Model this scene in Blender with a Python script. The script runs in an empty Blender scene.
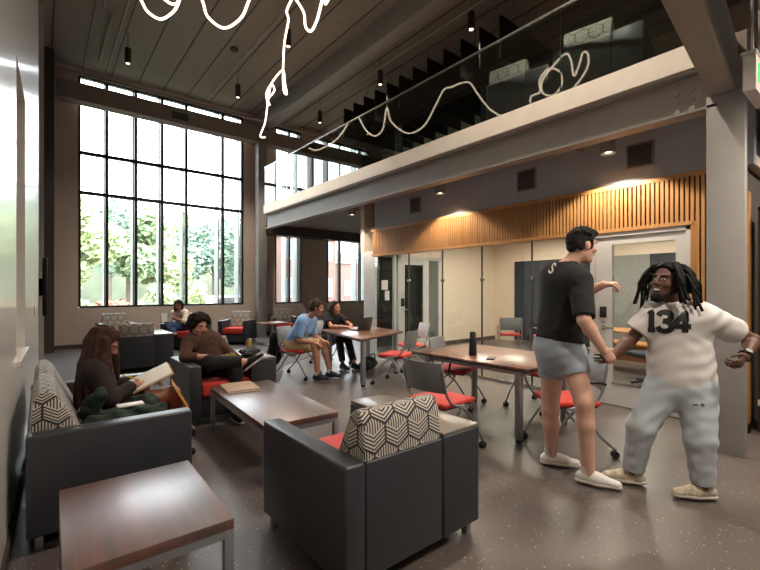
import bpy, bmesh, math, random
import numpy as np
from mathutils import Vector, Matrix
from mathutils.bvhtree import BVHTree
D = bpy.data
SC = bpy.context.scene
COL = SC.collection
R = math.radians
random.seed(7)

# ------------------------------------------------------------------ camera model (real place, metres)
FPX, CX, CY, YAW, EYE = 418.0, 380.0, 290.0, R(39.1), 1.45
SN, CN = math.sin(YAW), math.cos(YAW)
def at(x, y, d):
    """point seen in direction (x, y) at depth d metres"""
    l = (x - CX) / FPX
    return Vector(((SN + l * CN) * d, (CN - l * SN) * d, EYE + (CY - y) / FPX * d))
VR = Vector((CN, -SN, 0)); VF = Vector((SN, CN, 0)); UP = Vector((0, 0, 1))

# ------------------------------------------------------------------ materials
def lin(c):
    return tuple(((v / 255) / 12.92 if v / 255 <= .04045 else ((v / 255 + .055) / 1.055) ** 2.4) for v in c)

class E:
    """scalar node expression"""
    def __init__(s, nt, v): s.nt, s.v = nt, v
    def _op(s, op, *o):
        n = s.nt.nodes.new('ShaderNodeMath'); n.operation = op
        for i, a in enumerate((s,) + o):
            a = a.v if isinstance(a, E) else a
            if isinstance(a, (int, float)): n.inputs[i].default_value = a
            else: s.nt.links.new(a, n.inputs[i])
        return E(s.nt, n.outputs[0])
    def __add__(s, o): return s._op('ADD', o)
    def __sub__(s, o): return s._op('SUBTRACT', o)
    def __mul__(s, o): return s._op('MULTIPLY', o)
    def __truediv__(s, o): return s._op('DIVIDE', o)
    def gt(s, o): return s._op('GREATER_THAN', o)
    def lt(s, o): return s._op('LESS_THAN', o)
    def mod(s, o): return s._op('FLOORED_MODULO', o)
    def abs(s): return s._op('ABSOLUTE')
    def max(s, o): return s._op('MAXIMUM', o)
    def sin(s): return s._op('SINE')
    def pick(s, a, b): return s * a + (s * -1 + 1) * b

def new_mat(name):
    m = D.materials.new(name); m.use_nodes = True
    nt = m.node_tree
    return m, nt, nt.nodes['Principled BSDF']

def mix_col(nt, fac, a, b):
    n = nt.nodes.new('ShaderNodeMix'); n.data_type = 'RGBA'
    for i, v in ((6, a), (7, b)):
        if isinstance(v, tuple): n.inputs[i].default_value = v + (1,) if len(v) == 3 else v
        else: nt.links.new(v, n.inputs[i])
    f = fac.v if isinstance(fac, E) else fac
    if isinstance(f, (int, float)): n.inputs[0].default_value = f
    else: nt.links.new(f, n.inputs[0])
    return n.outputs[2]

def coords(nt, kind='Object', scale=(1, 1, 1)):
    t = nt.nodes.new('ShaderNodeTexCoord'); mp = nt.nodes.new('ShaderNodeMapping')
    mp.inputs['Scale'].default_value = scale
    nt.links.new(t.outputs[kind], mp.inputs[0]); return mp.outputs[0]

def noise(nt, co, scale, detail=3, rough=.55):
    n = nt.nodes.new('ShaderNodeTexNoise'); n.inputs['Scale'].default_value = scale
    n.inputs['Detail'].default_value = detail; n.inputs['Roughness'].default_value = rough
    nt.links.new(co, n.inputs['Vector']); return n

def ramp(nt, fac, stops):
    n = nt.nodes.new('ShaderNodeValToRGB'); cr = n.color_ramp
    while len(cr.elements) < len(stops): cr.elements.new(.5)
    for e, (p, c) in zip(cr.elements, stops): e.position = p; e.color = tuple(c) + (1,)
    nt.links.new(fac, n.inputs[0]); return n.outputs[0]

def mat(name, c, rough=.6, metal=0, var=.12, nscale=6, bump=0, bscale=80, spec=.5, coat=0, sheen=0):
    """plain surface with a little procedural unevenness of its own colour"""
    m, nt, p = new_mat(name)
    c = lin(c)
    co = coords(nt)
    n = noise(nt, co, nscale)
    lo = tuple(v * (1 - var) for v in c); hi = tuple(min(1, v * (1 + var)) for v in c)
    nt.links.new(ramp(nt, n.outputs['Fac'], [(.3, lo), (.7, hi)]), p.inputs['Base Color'])
    p.inputs['Roughness'].default_value = rough; p.inputs['Metallic'].default_value = metal
    p.inputs['Specular IOR Level'].default_value = spec
    if coat: p.inputs['Coat Weight'].default_value = coat; p.inputs['Coat Roughness'].default_value = .15
    if sheen: p.inputs['Sheen Weight'].default_value = sheen
    if bump:
        b = nt.nodes.new('ShaderNodeBump'); b.inputs['Strength'].default_value = bump; b.inputs['Distance'].default_value = .004
        nb = noise(nt, co, bscale, 2); nt.links.new(nb.outputs['Fac'], b.inputs['Height']); nt.links.new(b.outputs[0], p.inputs['Normal'])
    return m

def emit(name, c, s):
    m, nt, p = new_mat(name)
    p.inputs['Base Color'].default_value = lin(c) + (1,)
    p.inputs['Emission Color'].default_value = lin(c) + (1,); p.inputs['Emission Strength'].default_value = s
    return m

def wood(name, dark, light, axis=0, plank=.11, rough=.3, coat=0, streak=1):
    m, nt, p = new_mat(name)
    sc = [26, 26, 26]; sc[axis] = 1.6
    co = coords(nt)
    sep = nt.nodes.new('ShaderNodeSeparateXYZ'); nt.links.new(co, sep.inputs[0])
    across = E(nt, sep.outputs[1 - axis if axis < 2 else 0])
    idx = (across / plank)._op('FLOOR')
    wn = nt.nodes.new('ShaderNodeTexWhiteNoise'); wn.noise_dimensions = '1D'
    nt.links.new((idx + 3.7).v, wn.inputs['W'])
    add = nt.nodes.new('ShaderNodeVectorMath'); add.operation = 'MULTIPLY_ADD'
    nt.links.new(wn.outputs['Color'], add.inputs[0]); add.inputs[1].default_value = (9, 9, 9); nt.links.new(co, add.inputs[2])
    mp = nt.nodes.new('ShaderNodeMapping'); mp.inputs['Scale'].default_value = sc
    nt.links.new(add.outputs[0], mp.inputs[0])
    n = noise(nt, mp.outputs[0], 1.0, 5, .6)
    f = (E(nt, n.outputs['Fac']) - .5) * (1.5 * streak) + E(nt, wn.outputs['Value']) * .5 + .22
    nt.links.new(ramp(nt, f.v, [(.1, lin(dark)), (.9, lin(light))]), p.inputs['Base Color'])
    p.inputs['Roughness'].default_value = rough
    if coat: p.inputs['Coat Weight'].default_value = coat; p.inputs['Coat Roughness'].default_value = .37; p.inputs['Coat IOR'].default_value = 1.5 + .5 * (coat > .9)
    return m

def hex_fabric(name, w=.15):
    m, nt, p = new_mat(name)
    t = nt.nodes.new('ShaderNodeTexCoord')
    so = nt.nodes.new('ShaderNodeSeparateXYZ'); nt.links.new(t.outputs['Object'], so.inputs[0])
    sn = nt.nodes.new('ShaderNodeSeparateXYZ'); nt.links.new(t.outputs['Normal'], sn.inputs[0])
    x, y, z = (E(nt, o) for o in so.outputs)
    nx = E(nt, sn.outputs[0]).abs().gt(.7); nz = E(nt, sn.outputs[2]).abs().gt(.8)
    u = nx.pick(y, x) / w; v = nz.pick(y, z) / w + .2
    ax, ay = u.mod(1.0) - .5, v.mod(1.7320508) - .8660254
    bx, by = (u - .5).mod(1.0) - .5, (v - .8660254).mod(1.7320508) - .8660254
    sel = (ax * ax + ay * ay).lt(bx * bx + by * by)
    gx, gy = sel.pick(ax, bx), sel.pick(ay, by)
    hd = gx.abs().max(gx.abs() * .5 + gy.abs() * .8660254)
    outline = hd.gt(.458)
    top = gy.gt(gx.abs() * .57735)
    right = gx.gt(0)
    s = top.pick(gx, right.pick(gx * .5 - gy * .866, gx * -.5 - gy * .866))
    stripe = (s * (2 * math.pi * 9.5)).sin().gt(-.1)
    c1 = mix_col(nt, stripe, lin((48, 48, 52)), lin((196, 190, 180)))
    c2 = mix_col(nt, outline, c1, lin((46, 46, 50)))
    nt.links.new(c2, p.inputs['Base Color'])
    p.inputs['Roughness'].default_value = .85; p.inputs['Sheen Weight'].default_value = .2
    return m

def terrazzo(name):
    m, nt, p = new_mat(name)
    co = coords(nt)
    base = ramp(nt, noise(nt, co, 1.1, 5).outputs['Fac'], [(.3, lin((84, 77, 74))), (.7, lin((106, 97, 92)))])
    fine = noise(nt, co, 90, 3).outputs['Fac']
    base = mix_col(nt, (E(nt, fine) - .35) * 1.2, base, lin((70, 62, 60)))
    v = nt.nodes.new('ShaderNodeTexVoronoi'); v.inputs['Scale'].default_value = 42
    nt.links.new(co, v.inputs['Vector'])
    sepc = nt.nodes.new('ShaderNodeSeparateColor'); nt.links.new(v.outputs['Color'], sepc.inputs[0])
    fleck = E(nt, v.outputs['Distance']).lt(E(nt, sepc.outputs[0]) * .2 + .04) * E(nt, sepc.outputs[1]).gt(.5)
    nt.links.new(mix_col(nt, fleck * .6, base, lin((205, 196, 186))), p.inputs['Base Color'])
    r = noise(nt, co, 2.2, 3).outputs['Fac']
    nt.links.new((E(nt, r) * .2 + .27).v, p.inputs['Roughness'])
    p.inputs['Specular IOR Level'].default_value = .5
    return m

def glass(name, tint=(1, 1, 1), ior=1.5, rough=0):
    """clear architectural pane: straight-through view plus mirror reflection by Fresnel"""
    m = D.materials.new(name); m.use_nodes = True; nt = m.node_tree
    nt.nodes.remove(nt.nodes['Principled BSDF']); out = nt.nodes['Material Output']
    tr = nt.nodes.new('ShaderNodeBsdfTransparent'); tr.inputs[0].default_value = tint + (1,)
    gl = nt.nodes.new('ShaderNodeBsdfGlossy'); gl.inputs['Roughness'].default_value = rough
    ge = nt.nodes.new('ShaderNodeNewGeometry'); dt = nt.nodes.new('ShaderNodeVectorMath'); dt.operation = 'DOT_PRODUCT'
    nt.links.new(ge.outputs['Normal'], dt.inputs[0]); nt.links.new(ge.outputs['Incoming'], dt.inputs[1])
    f0 = ((ior - 1) / (ior + 1)) ** 2
    fr = (E(nt, dt.outputs['Value']).abs() * -1 + 1)._op('POWER', 5) * (1 - f0) + f0
    mx = nt.nodes.new('ShaderNodeMixShader')
    nt.links.new(fr.v, mx.inputs[0]); nt.links.new(tr.outputs[0], mx.inputs[1]); nt.links.new(gl.outputs[0], mx.inputs[2])
    nt.links.new(mx.outputs[0], out.inputs[0]); return m

M = dict(
    wall_beige=mat('beige_paint', (200, 184, 172), .7, var=.03),
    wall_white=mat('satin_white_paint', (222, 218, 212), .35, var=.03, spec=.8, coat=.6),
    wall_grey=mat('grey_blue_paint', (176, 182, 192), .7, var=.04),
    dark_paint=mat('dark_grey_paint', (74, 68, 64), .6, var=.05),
    steel=mat('grey_painted_steel', (150, 145, 140), .5, var=.04),
    column=mat('column_grey', (150, 147, 144), .5, var=.04),
    ceiling=mat('ceiling_grey', (150, 139, 128), .75, var=.05),
    under=mat('underside_grey', (140, 128, 118), .75, var=.05),
    dark_ceiling=mat('dark_ceiling', (92, 90, 90), .8, var=.08),
    fascia=mat('fascia_paint', (248, 238, 224), .55, var=.03),
    pipe=mat('pipe_paint', (150, 136, 124), .5),
    floor=terrazzo('terrazzo_floor'),
    carpet=mat('charcoal_carpet', (84, 82, 82), .95, var=.3, nscale=120, bump=.5, bscale=300),
    black=mat('black_plastic', (22, 22, 24), .45),
    mullion=mat('black_aluminium', (26, 25, 25), .4, metal=0),
    fin=mat('silver_fin', (150, 154, 156), .4, metal=.4),
    vinyl=mat('grey_vinyl', (48, 50, 56), .42, var=.05, bump=.08, bscale=350),
    red=mat('red_fabric', (196, 44, 34), .8, var=.1, nscale=60, bump=.2, bscale=400, sheen=.2),
    hexf=hex_fabric('hexagon_fabric'),
    laminate=mat('grey_laminate', (126, 117, 108), .27, var=.05),
    steel_leg=mat('brushed_steel', (150, 152, 156), .35, metal=.6),
    grey_plastic=mat('grey_plastic', (124, 126, 128), .4, var=.03),
    pale_plastic=mat('pale_grey_plastic', (190, 190, 192), .4, var=.03),
    table=wood('walnut_top', (44, 20, 13), (104, 56, 37), axis=1, plank=.13, rough=.5, coat=1.0),
    table_x=wood('walnut_tabletop', (70, 38, 24), (138, 84, 56), axis=0, plank=.14, rough=.3, coat=.4),
    edge=mat('dark_edge', (40, 26, 22), .4),
    oak=wood('oak_slats', (152, 104, 58), (192, 142, 88), axis=2, plank=.05, rough=.45, streak=.6),
    slat_back=mat('slat_backing', (84, 56, 34), .8),
    cream=mat('cream_wall', (226, 210, 190), .6, var=.03),
    frame_white=mat('door_frame_paint', (198, 196, 192), .45, var=.03),
    curtain=mat('slate_curtain', (44, 50, 60), .9, var=.2, nscale=14),
    brick=mat('grey_wash', (130, 132, 130), .8, var=.12, nscale=20),
    glass=glass('clear_glass', (.93, .97, .95), 1.5),
    rail_glass=glass('railing_glass', (.62, .68, .65), 2.05),
    win_glass=glass('window_glass', (.97, .98, .98), 1.35),
    tube=emit('warm_light_tube', (255, 228, 200), 3),
    lamp=emit('lamp_lens', (255, 226, 190), 5),
    panel=emit('ceiling_panel', (255, 240, 222), 42),
    chrome=mat('satin_chrome', (190, 190, 190), .25, metal=.9),
    paper=mat('white_paper', (236, 232, 224), .7, var=.02),
    book=mat('beige_book_cover', (176, 150, 128), .6),
    mustard=mat('mustard_card', (178, 122, 48), .7),
    gold=mat('gold_can', (190, 158, 70), .35, metal=.5),
    grille=mat('vent_grille', (92, 92, 94), .6),
    exit_white=mat('white_plastic', (214, 208, 202), .5),
    exit_green=emit('exit_green', (40, 190, 90), 1.2),
    yellow=mat('yellow_pencil', (226, 190, 40), .5),
)

# ------------------------------------------------------------------ mesh builder
class MB:
    def __init__(s): s.bm = bmesh.new()
    def _add(s, t, M4=None, mi=0):
        if M4 is not None: bmesh.ops.transform(t, matrix=M4, verts=t.verts)
        me = D.meshes.new('tmp')
        for f in t.faces: f.material_index = mi
        t.to_mesh(me); t.free(); s.bm.from_mesh(me); D.meshes.remove(me); return s
    def box(s, x0, x1, y0, y1, z0, z1, r=0, seg=2, M4=None, mi=0):
        t = bmesh.new()
        bmesh.ops.create_cube(t, size=1, matrix=Matrix.Translation(((x0 + x1) / 2, (y0 + y1) / 2, (z0 + z1) / 2)) @ Matrix.Diagonal((x1 - x0, y1 - y0, z1 - z0, 1)))
        if r: bmesh.ops.bevel(t, geom=t.edges[:], offset=r, segments=seg, profile=.5, affect='EDGES')
        return s._add(t, M4, mi)
    def prism(s, poly, ax, a, b, r=0, seg=2, M4=None, mi=0):
        """poly (2D) extruded along axis ax from a to b; the poly plane is the other two axes in order"""
        t = bmesh.new()
        def P(u, v, w):
            return {0: (w, u, v), 1: (u, w, v), 2: (u, v, w)}[ax]
        lo = [t.verts.new(P(u, v, a)) for u, v in poly]; hi = [t.verts.new(P(u, v, b)) for u, v in poly]
        n = len(poly)
        t.faces.new(lo); t.faces.new(hi)
        for i in range(n): t.faces.new((lo[i], lo[(i + 1) % n], hi[(i + 1) % n], hi[i]))
        bmesh.ops.recalc_face_normals(t, faces=t.faces[:])
        if r: bmesh.ops.bevel(t, geom=t.edges[:], offset=r, segments=seg, profile=.5, affect='EDGES')
        return s._add(t, M4, mi)
    def cyl(s, p0, p1, r0, r1=None, n=16, mi=0, bev=0):
        p0, p1 = Vector(p0), Vector(p1); r1 = r0 if r1 is None else r1
        t = bmesh.new(); L = (p1 - p0).length
        bmesh.ops.create_cone(t, cap_ends=True, segments=n, radius1=r0, radius2=r1, depth=L)
        if bev: bmesh.ops.bevel(t, geom=[e for e in t.edges if abs(e.verts[0].co.z - e.verts[1].co.z) < 1e-6], offset=bev, segments=2, affect='EDGES')
        q = Vector((0, 0, 1)).rotation_difference((p1 - p0).normalized()).to_matrix().to_4x4()
        return s._add(t, Matrix.Translation((p0 + p1) / 2) @ q, mi)
    def ball(s, c, r, n=16, mi=0, rot=None):
        t = bmesh.new(); bmesh.ops.create_uvsphere(t, u_segments=n, v_segments=max(6, n // 2), radius=1)
        r = (r, r, r) if isinstance(r, (int, float)) else r
        return s._add(t, Matrix.Translation(c) @ (rot.to_4x4() if rot else Matrix()) @ Matrix.Diagonal(tuple(r) + (1,)), mi)
    def tube(s, pts, r, n=8, mi=0, closed=False):
        pts = [Vector(p) for p in pts]; N = len(pts); bm = s.bm
        rr = r if isinstance(r, (list, tuple)) else [r] * N
        rings = []; up = None
        for i, p in enumerate(pts):
            if closed: t = pts[(i + 1) % N] - pts[i - 1]
            else: t = pts[min(i + 1, N - 1)] - pts[max(i - 1, 0)]
            t.normalize()
            if up is None: up = t.orthogonal().normalized()
            up = (up - t * up.dot(t))
            up = up.normalized() if up.length > 1e-6 else t.orthogonal().normalized()
            v = t.cross(up)
            rings.append([bm.verts.new(p + (up * math.cos(2 * math.pi * k / n) + v * math.sin(2 * math.pi * k / n)) * rr[i]) for k in range(n)])
        for i in range(N if closed else N - 1):
            a, b = rings[i], rings[(i + 1) % N]
            for k in range(n):
                f = bm.faces.new((a[k], a[(k + 1) % n], b[(k + 1) % n], b[k])); f.material_index = mi
        if not closed:
            for q in (rings[0][::-1], rings[-1]): bm.faces.new(q).material_index = mi
        return s
    def lathe(s, prof, c=(0, 0, 0), n=24, mi=0):
        bm = s.bm; c = Vector(c); rings = []
        for r, z in prof: rings.append([bm.verts.new(c + Vector((max(r, 1e-4) * math.cos(2 * math.pi * k / n), max(r, 1e-4) * math.sin(2 * math.pi * k / n), z))) for k in range(n)])
        for a, b in zip(rings, rings[1:]):
            for k in range(n): bm.faces.new((a[k], a[(k + 1) % n], b[(k + 1) % n], b[k])).material_index = mi
        bm.faces.new(rings[0][::-1]); bm.faces.new(rings[-1]); return s
    def done(s, name, mats, parent=None, smooth=35):
        me = D.meshes.new(name); s.bm.normal_update(); s.bm.to_mesh(me); s.bm.free()
        return link(name, me, mats, parent, smooth)

def link(name, me, mats, parent=None, smooth=35):
    for m in (mats if isinstance(mats, (list, tuple)) else [mats]): me.materials.append(M[m] if isinstance(m, str) else m)
    if smooth:
        me.shade_smooth()
        if smooth < 180: me.set_sharp_from_angle(angle=R(smooth))
    o = D.objects.new(name, me); COL.objects.link(o)
    if parent: o.parent = parent
    return o

def spline(pts, k=6, closed=False):
    pts = [Vector(p) for p in pts]; N = len(pts); out = []
    for i in range(N if closed else N - 1):
        p = [pts[(i + j) % N] if closed else pts[min(max(i + j, 0), N - 1)] for j in (-1, 0, 1, 2)]
        for q in range(k):
            t = q / k
            out.append(.5 * (2 * p[1] + (p[2] - p[0]) * t + (2 * p[0] - 5 * p[1] + 4 * p[2] - p[3]) * t * t + (3 * p[1] - p[0] - 3 * p[2] + p[3]) * t ** 3))
    if not closed: out.append(pts[-1])
    return out

def tag(o, label, cat, group=None, kind=None):
    o['label'] = label; o['category'] = cat
    if group: o['group'] = group
    if kind: o['kind'] = kind
    return o
def thing(name, label, cat, loc=(0, 0, 0), rz=0, group=None):
    o = D.objects.new(name, None); o.empty_display_size = .1; COL.objects.link(o)
    o.location = loc; o.rotation_euler = (0, 0, rz); return tag(o, label, cat, group)
def struct(o): o['kind'] = 'structure'; return o
def shell(name):
    o = D.objects.new(name, None); COL.objects.link(o); o['kind'] = 'structure'; return o
def copy_tree(o, parent=None):
    c = o.copy(); COL.objects.link(c)
    if parent: c.parent = parent
    for ch in list(o.children): copy_tree(ch, c)
    return c
def place(proto, used, loc, rz, label, group=None, z=0):
    """first call uses the prototype itself, later calls copy it with its parts"""
    o = copy_tree(proto) if used else proto
    o.location = (loc[0], loc[1], z); o.rotation_euler = (0, 0, rz); o['label'] = label
    if group: o['group'] = group
    return o
def face_rz(dx, dy):
    """z-rotation that turns local +y towards (dx, dy)"""
    return math.atan2(-dx, dy)
def text_mesh(body, size, bold=0, extrude=0):
    cu = D.curves.new('txt', 'FONT'); cu.body = body; cu.size = size; cu.align_x = 'CENTER'; cu.align_y = 'CENTER'; cu.offset = bold; cu.extrude = extrude
    o = D.objects.new('txt', cu); COL.objects.link(o)
    me = D.meshes.new_from_object(o.evaluated_get(bpy.context.evaluated_depsgraph_get()))
    D.objects.remove(o); D.curves.remove(cu); return me
SKY, EXPO = 10.0, 0.32
def dirz(x, y, z): return at(x, y, (z - EYE) / ((CY - y) / FPX))
# ================================================================== THE SETTING
WIN_Y = 12.8
def sbox(name, mt, *b, **k): return struct(MB().box(*b, **k).done(name, mt))
sbox('floor', 'floor', -.6, 10.7, -3.2, 13.2, -.12, 0)
# charcoal carpet inlay of the lounge, with its curved edge
poly = [(-.05, 5.9), (2.55, 5.9)] + [(p.x, p.y) for p in spline([(2.9, 6.1, 0), (3.3, 6.75, 0), (3.62, 7.33, 0), (4.4, 7.9, 0), (5.11, 8.44, 0), (5.48, 9.25, 0), (5.6, 10.4, 0)], 5)] + [(5.6, 12.75), (-.05, 12.75)]
struct(MB().prism(poly, 2, 0, .006).done('floor_carpet', 'carpet'))
sbox('ceiling', 'ceiling', -.6, 10.7, .75, 13.2, 7.0, 7.15)
sl = MB()
for i in range(17): sl.box(.2 + i * .61, .222 + i * .61, .8, 12.8, 6.985, 7.01)
struct(sl.done('trim_1', 'dark_paint'))                       # seams of the ceiling panels
sbox('ceiling_passage', 'dark_ceiling', -.6, 10.7, -3.2, .72, 3.62, 3.8)
sbox('wall_passage', 'dark_paint', -.6, 10.7, .66, .76, 3.8, 7.15)
# left wall: turned a little off the room axis, with a niche and sill
LW = Matrix.Translation((-.145, 2.9, 0)) @ Matrix.Rotation(-math.atan(.0305), 4, 'Z')
w = MB()
w.box(-.2, 0, -6.2, .74, 0, 7.1, M4=LW).box(-.2, 0, 1.6, 4.1, 0, 7.1, M4=LW)
w.box(-.2, 0, .74, 1.6, 0, .96, M4=LW).box(-.2, 0, .74, 1.6, 3.0, 7.1, M4=LW).box(-.24, -.12, .74, 1.6, .9, 3.1, M4=LW)
struct(w.done('wall_left', 'wall_white'))
struct(MB().box(-.14, .025, .70, 1.64, .945, .98, M4=LW).done('trim_2', 'wall_white'))
struct(MB().box(0, .014, -5, 4.1, 0, .1, M4=LW).done('baseboard_left', 'dark_paint'))
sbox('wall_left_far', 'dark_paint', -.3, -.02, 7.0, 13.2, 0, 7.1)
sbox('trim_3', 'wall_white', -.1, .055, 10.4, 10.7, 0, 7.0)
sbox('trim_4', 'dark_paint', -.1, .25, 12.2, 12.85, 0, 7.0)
# far wall around the tall window and the two narrow windows
w = MB()
Y0, Y1 = WIN_Y, WIN_Y + .3
for b in ((-.3, .73, 0, 7.1), (.73, 4.92, 0, 1.0), (.73, 4.92, 6.85, 7.1), (4.92, 5.98, 0, 7.1), (5.98, 6.95, 0, 1.0), (5.98, 6.95, 6.85, 7.1),
          (6.95, 7.95, 0, 7.1), (7.95, 9.92, 0, 1.0), (7.95, 9.92, 6.85, 7.1), (9.92, 10.7, 0, 7.1)):
    w.box(b[0], b[1], Y0, Y1, b[2], b[3])
struct(w.done('wall_back', 'wall_beige'))
b = MB(); b.box(.25, 4.6, 12.785, 12.8, 0, .1); b.box(4.9, 10.5, 12.785, 12.8, 0, .1); struct(b.done('baseboard_back', 'dark_paint'))
struct(MB().box(.3, 10.5, 12.25, 12.6, 5.98, 6.4).done('trim_5', 'under'))      # boxed beam hanging in front of the window
sbox('wall_front', 'wall_grey', -.6, 10.7, -3.3, -3.2, 0, 7.1)
sbox('wall_right', 'cream', 10.5, 10.7, -3.2, 13.2, 0, 7.1)

def window(name, xs, z0, z1, rails, fins=None):
    root = shell(name)
    f = MB()
    for x in (xs[0], xs[-1]): f.box(x - .03, x + .03, Y0 + .02, Y0 + .14, z0, z1)
    for z in (z0, z1): f.box(xs[0], xs[-1], Y0 + .02, Y0 + .14, z - .03, z + .03)
    f.done('frame', 'mullion', root)
    for x in xs[1:-1]: MB().box(x - .034, x + .034, Y0 + .02, Y0 + .14, z0, z1).done('mullion', 'mullion', root)
    for z in rails: MB().box(xs[0], xs[-1], Y0 + .03, Y0 + .13, z - .04, z + .04).done('transom', 'mullion', root)
    for a, c in zip(xs, xs[1:]):
        MB().box(a, c, Y0 + .07, Y0 + .085, z0, z1).done('pane', 'win_glass', root)
    for x in (fins or []): MB().box(x - .015, x + .015, Y0 + .15, Y0 + .5, z0 - .1, z1 + .1).done('fin', 'fin', root)
window('window_1', [.757, 1.336, 1.992, 2.63, 3.261, 4.298, 4.89], 1.02, 6.8, (3.9, 4.9), fins=[1.30, 1.95, 2.58, 3.2, 4.2, 4.83])
window('window_2', [6.0, 6.5, 6.93], 1.02, 6.8, (3.55,), fins=[6.44, 6.86])
window('window_3', [8.0, 8.53, 9.45, 9.9], 1.02, 6.8, (3.55,), fins=[8.1, 9.36, 9.8])

# mezzanine: slab, face board, steel beam, columns
struct(MB().box(4.72, 10.5, .8, 10.7, 3.5, 3.7).box(5.5, 10.5, 10.69, 12.6, 3.5, 3.7).done('floor_mezzanine', 'under'))
sbox('trim_6', 'fascia', 4.66, 4.72, 1.02, 10.7, 3.5, 3.73)
bm_ = MB().box(4.775, 4.795, 1.0, 10.7, 3.12, 3.5).box(4.70, 4.87, 1.0, 10.7, 3.10, 3.125).box(4.68, 4.92, 1.0, 10.7, 3.47, 3.5)
steel = struct(bm_.done('trim_7', 'steel'))
bolts = MB()
for yy in (1.2, 1.32):
    for k in range(4): bolts.cyl((4.752, yy, 3.16 + k * .09), (4.778, yy, 3.16 + k * .09), .026, n=10)
bolts.box(4.768, 4.778, 1.13, 1.39, 3.11, 3.465); bolts.done('bolt_plate', 'steel', steel)
def wide_flange(mb, x0, x1, y0, y1, z0, z1):
    mb.box(x0, x1, y0, y1, z0, z1, r=.006)
struct(MB().box(4.70, 4.80, .81, 1.08, 0, 3.2, r=.006).done('trim_8', 'column'))
struct(MB().box(5.18, 5.46, 12.28, 12.56, 0, 5.99, r=.006).done('trim_9', 'column'))
# beam over the near end, running off to the left above the viewer
d = Vector((1.9, .18, 0)).normalized()
Mb = Matrix.Translation((4.93, .985, 3.2)) @ Matrix.Rotation(math.atan2(-d.y, -d.x), 4, 'Z')
struct(MB().box(0, 4.3, -.095, .095, 0, .42, M4=Mb).box(0, 4.3, .09, .1, 0, .42, M4=Mb).done('trim_10', 'steel'))
# ceiling beams and pipes
for n_, x in (('trim_11', 5.5), ('trim_12', 2.9)) [:1]:
    struct(MB().box(x - .16, x + .16, .8, 12.8, 6.52, 7.0, r=.01).done(n_, 'steel'))
struct(MB().cyl((.3, 12.05, 6.52), (10.4, 12.05, 6.6), .035).done('trim_13', 'pipe'))
struct(MB().cyl((1.25, .9, 6.75), (1.25, 12.0, 6.75), .025).cyl((3.62, .9, 6.8), (3.62, 12.0, 6.8), .022).done('trim_14', 'pipe'))
struct(MB().tube([(.95, 6.5, 6.9), (.95, 9.6, 6.9), (1.1, 9.75, 6.9), (1.1, 11.9, 6.9)], .03).done('trim_15', 'pipe'))
struct(MB().cyl((6.0, .9, 6.5), (6.0, 12.0, 6.5), .02).done('trim_16', 'pipe'))

# meeting room: upper wall, oak slat band, glass front
sbox('wall_meeting_room', 'wall_grey', 5.63, 5.75, .9, 7.11, 2.74, 3.5)
sbox('ceiling_meeting_room', 'cream', 5.75, 10.5, .9, 7.5, 2.75, 2.85)
sbox('wall_meeting_room_end', 'cream', 8.1, 10.5, 7.5, 7.62, 0, 3.5)
w = MB().box(5.63, 6.62, 7.5, 7.62, 2.3, 3.5).box(6.62, 8.1, 7.5, 7.62, 2.28, 3.5); struct(w.done('wall_meeting_room_over_door', 'cream'))
sbox('wall_meeting_room_near', 'dark_paint', 5.75, 10.5, .98, 1.1, 0, 3.5)
sbox('baseboard_meeting_room', 'dark_paint', 8.1, 10.5, 7.485, 7.5, 0, .1)
sl = MB()
sl.box(5.60, 5.63, .99, 7.11, 2.21, 2.74, mi=1)
sl.box(5.545, 5.63, .99, 7.12, 2.70, 2.75, mi=0).box(5.545, 5.63, 1.40, 7.12, 2.17, 2.215, mi=0)
y = 1.0
while y < 7.09:
    zb = 2.2 if y > 1.40 else 0
    sl.box(5.55, 5.60, y, y + .030, zb, 2.72, mi=0); y += .048
sl.box(5.60, 5.63, .99, 1.36, 0, 2.21, mi=1)
sl.box(5.55, 5.63, 1.355, 1.40, 0, 2.21, mi=0)
struct(sl.done('trim_17', ['oak', 'slat_back'], smooth=0))
# glass front
js = [7.11, 6.023, 5.14, 4.271, 3.372, 2.56]
gr = shell('window_4')
for a, c in zip(js, js[1:]): MB().box(5.625, 5.637, c + .004, a - .004, .03, 2.2).done('pane', 'glass', gr)
g = MB().box(5.60, 5.66, 2.5, 7.12, 0, .04).box(5.61, 5.65, 2.53, 7.12, 2.17, 2.21); g.done('rail', 'chrome', gr)
for y in js[1:-1]:
    MB().box(5.618, 5.644, y - .008, y + .008, .03, 2.2).done('joint', 'dark_paint', gr)
    MB().box(5.605, 5.655, y - .025, y + .025, 1.6, 1.65, r=.004).done('clip', 'chrome', gr)
# glazed return and the far door of the meeting room
gr = shell('window_5')
MB().box(5.66, 6.55, 7.49, 7.5, .05, 2.28).done('pane', 'glass', gr)
MB().box(6.5, 6.56, 7.46, 7.54, 0, 2.3).box(5.63, 5.68, 7.1, 7.5, 0, 2.3).box(5.85, 5.9, 7.46, 7.54, 0, 2.3).done('frame', 'frame_white', gr)
dr = shell('door_1')
f = MB().box(6.62, 6.70, 7.46, 7.62, 0, 2.28).box(8.02, 8.1, 7.46, 7.62, 0, 2.28).box(6.62, 8.1, 7.46, 7.62, 2.2, 2.28); f.done('frame', 'frame_white', dr)
f = MB().box(6.70, 6.87, 7.5, 7.55, 0, 2.2).box(7.5, 7.7, 7.5, 7.55, 0, 2.2).box(6.87, 7.5, 7.5, 7.55, 2.07, 2.2).box(6.87, 7.5, 7.5, 7.55, 0, .25); f.done('leaf', 'frame_white', dr)
MB().box(6.87, 7.5, 7.52, 7.53, .25, 2.07).done('pane', 'glass', dr)
MB().box(6.74, 6.84, 7.47, 7.5, 1.05, 1.25, r=.01).done('card_reader', 'black', dr)
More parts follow.
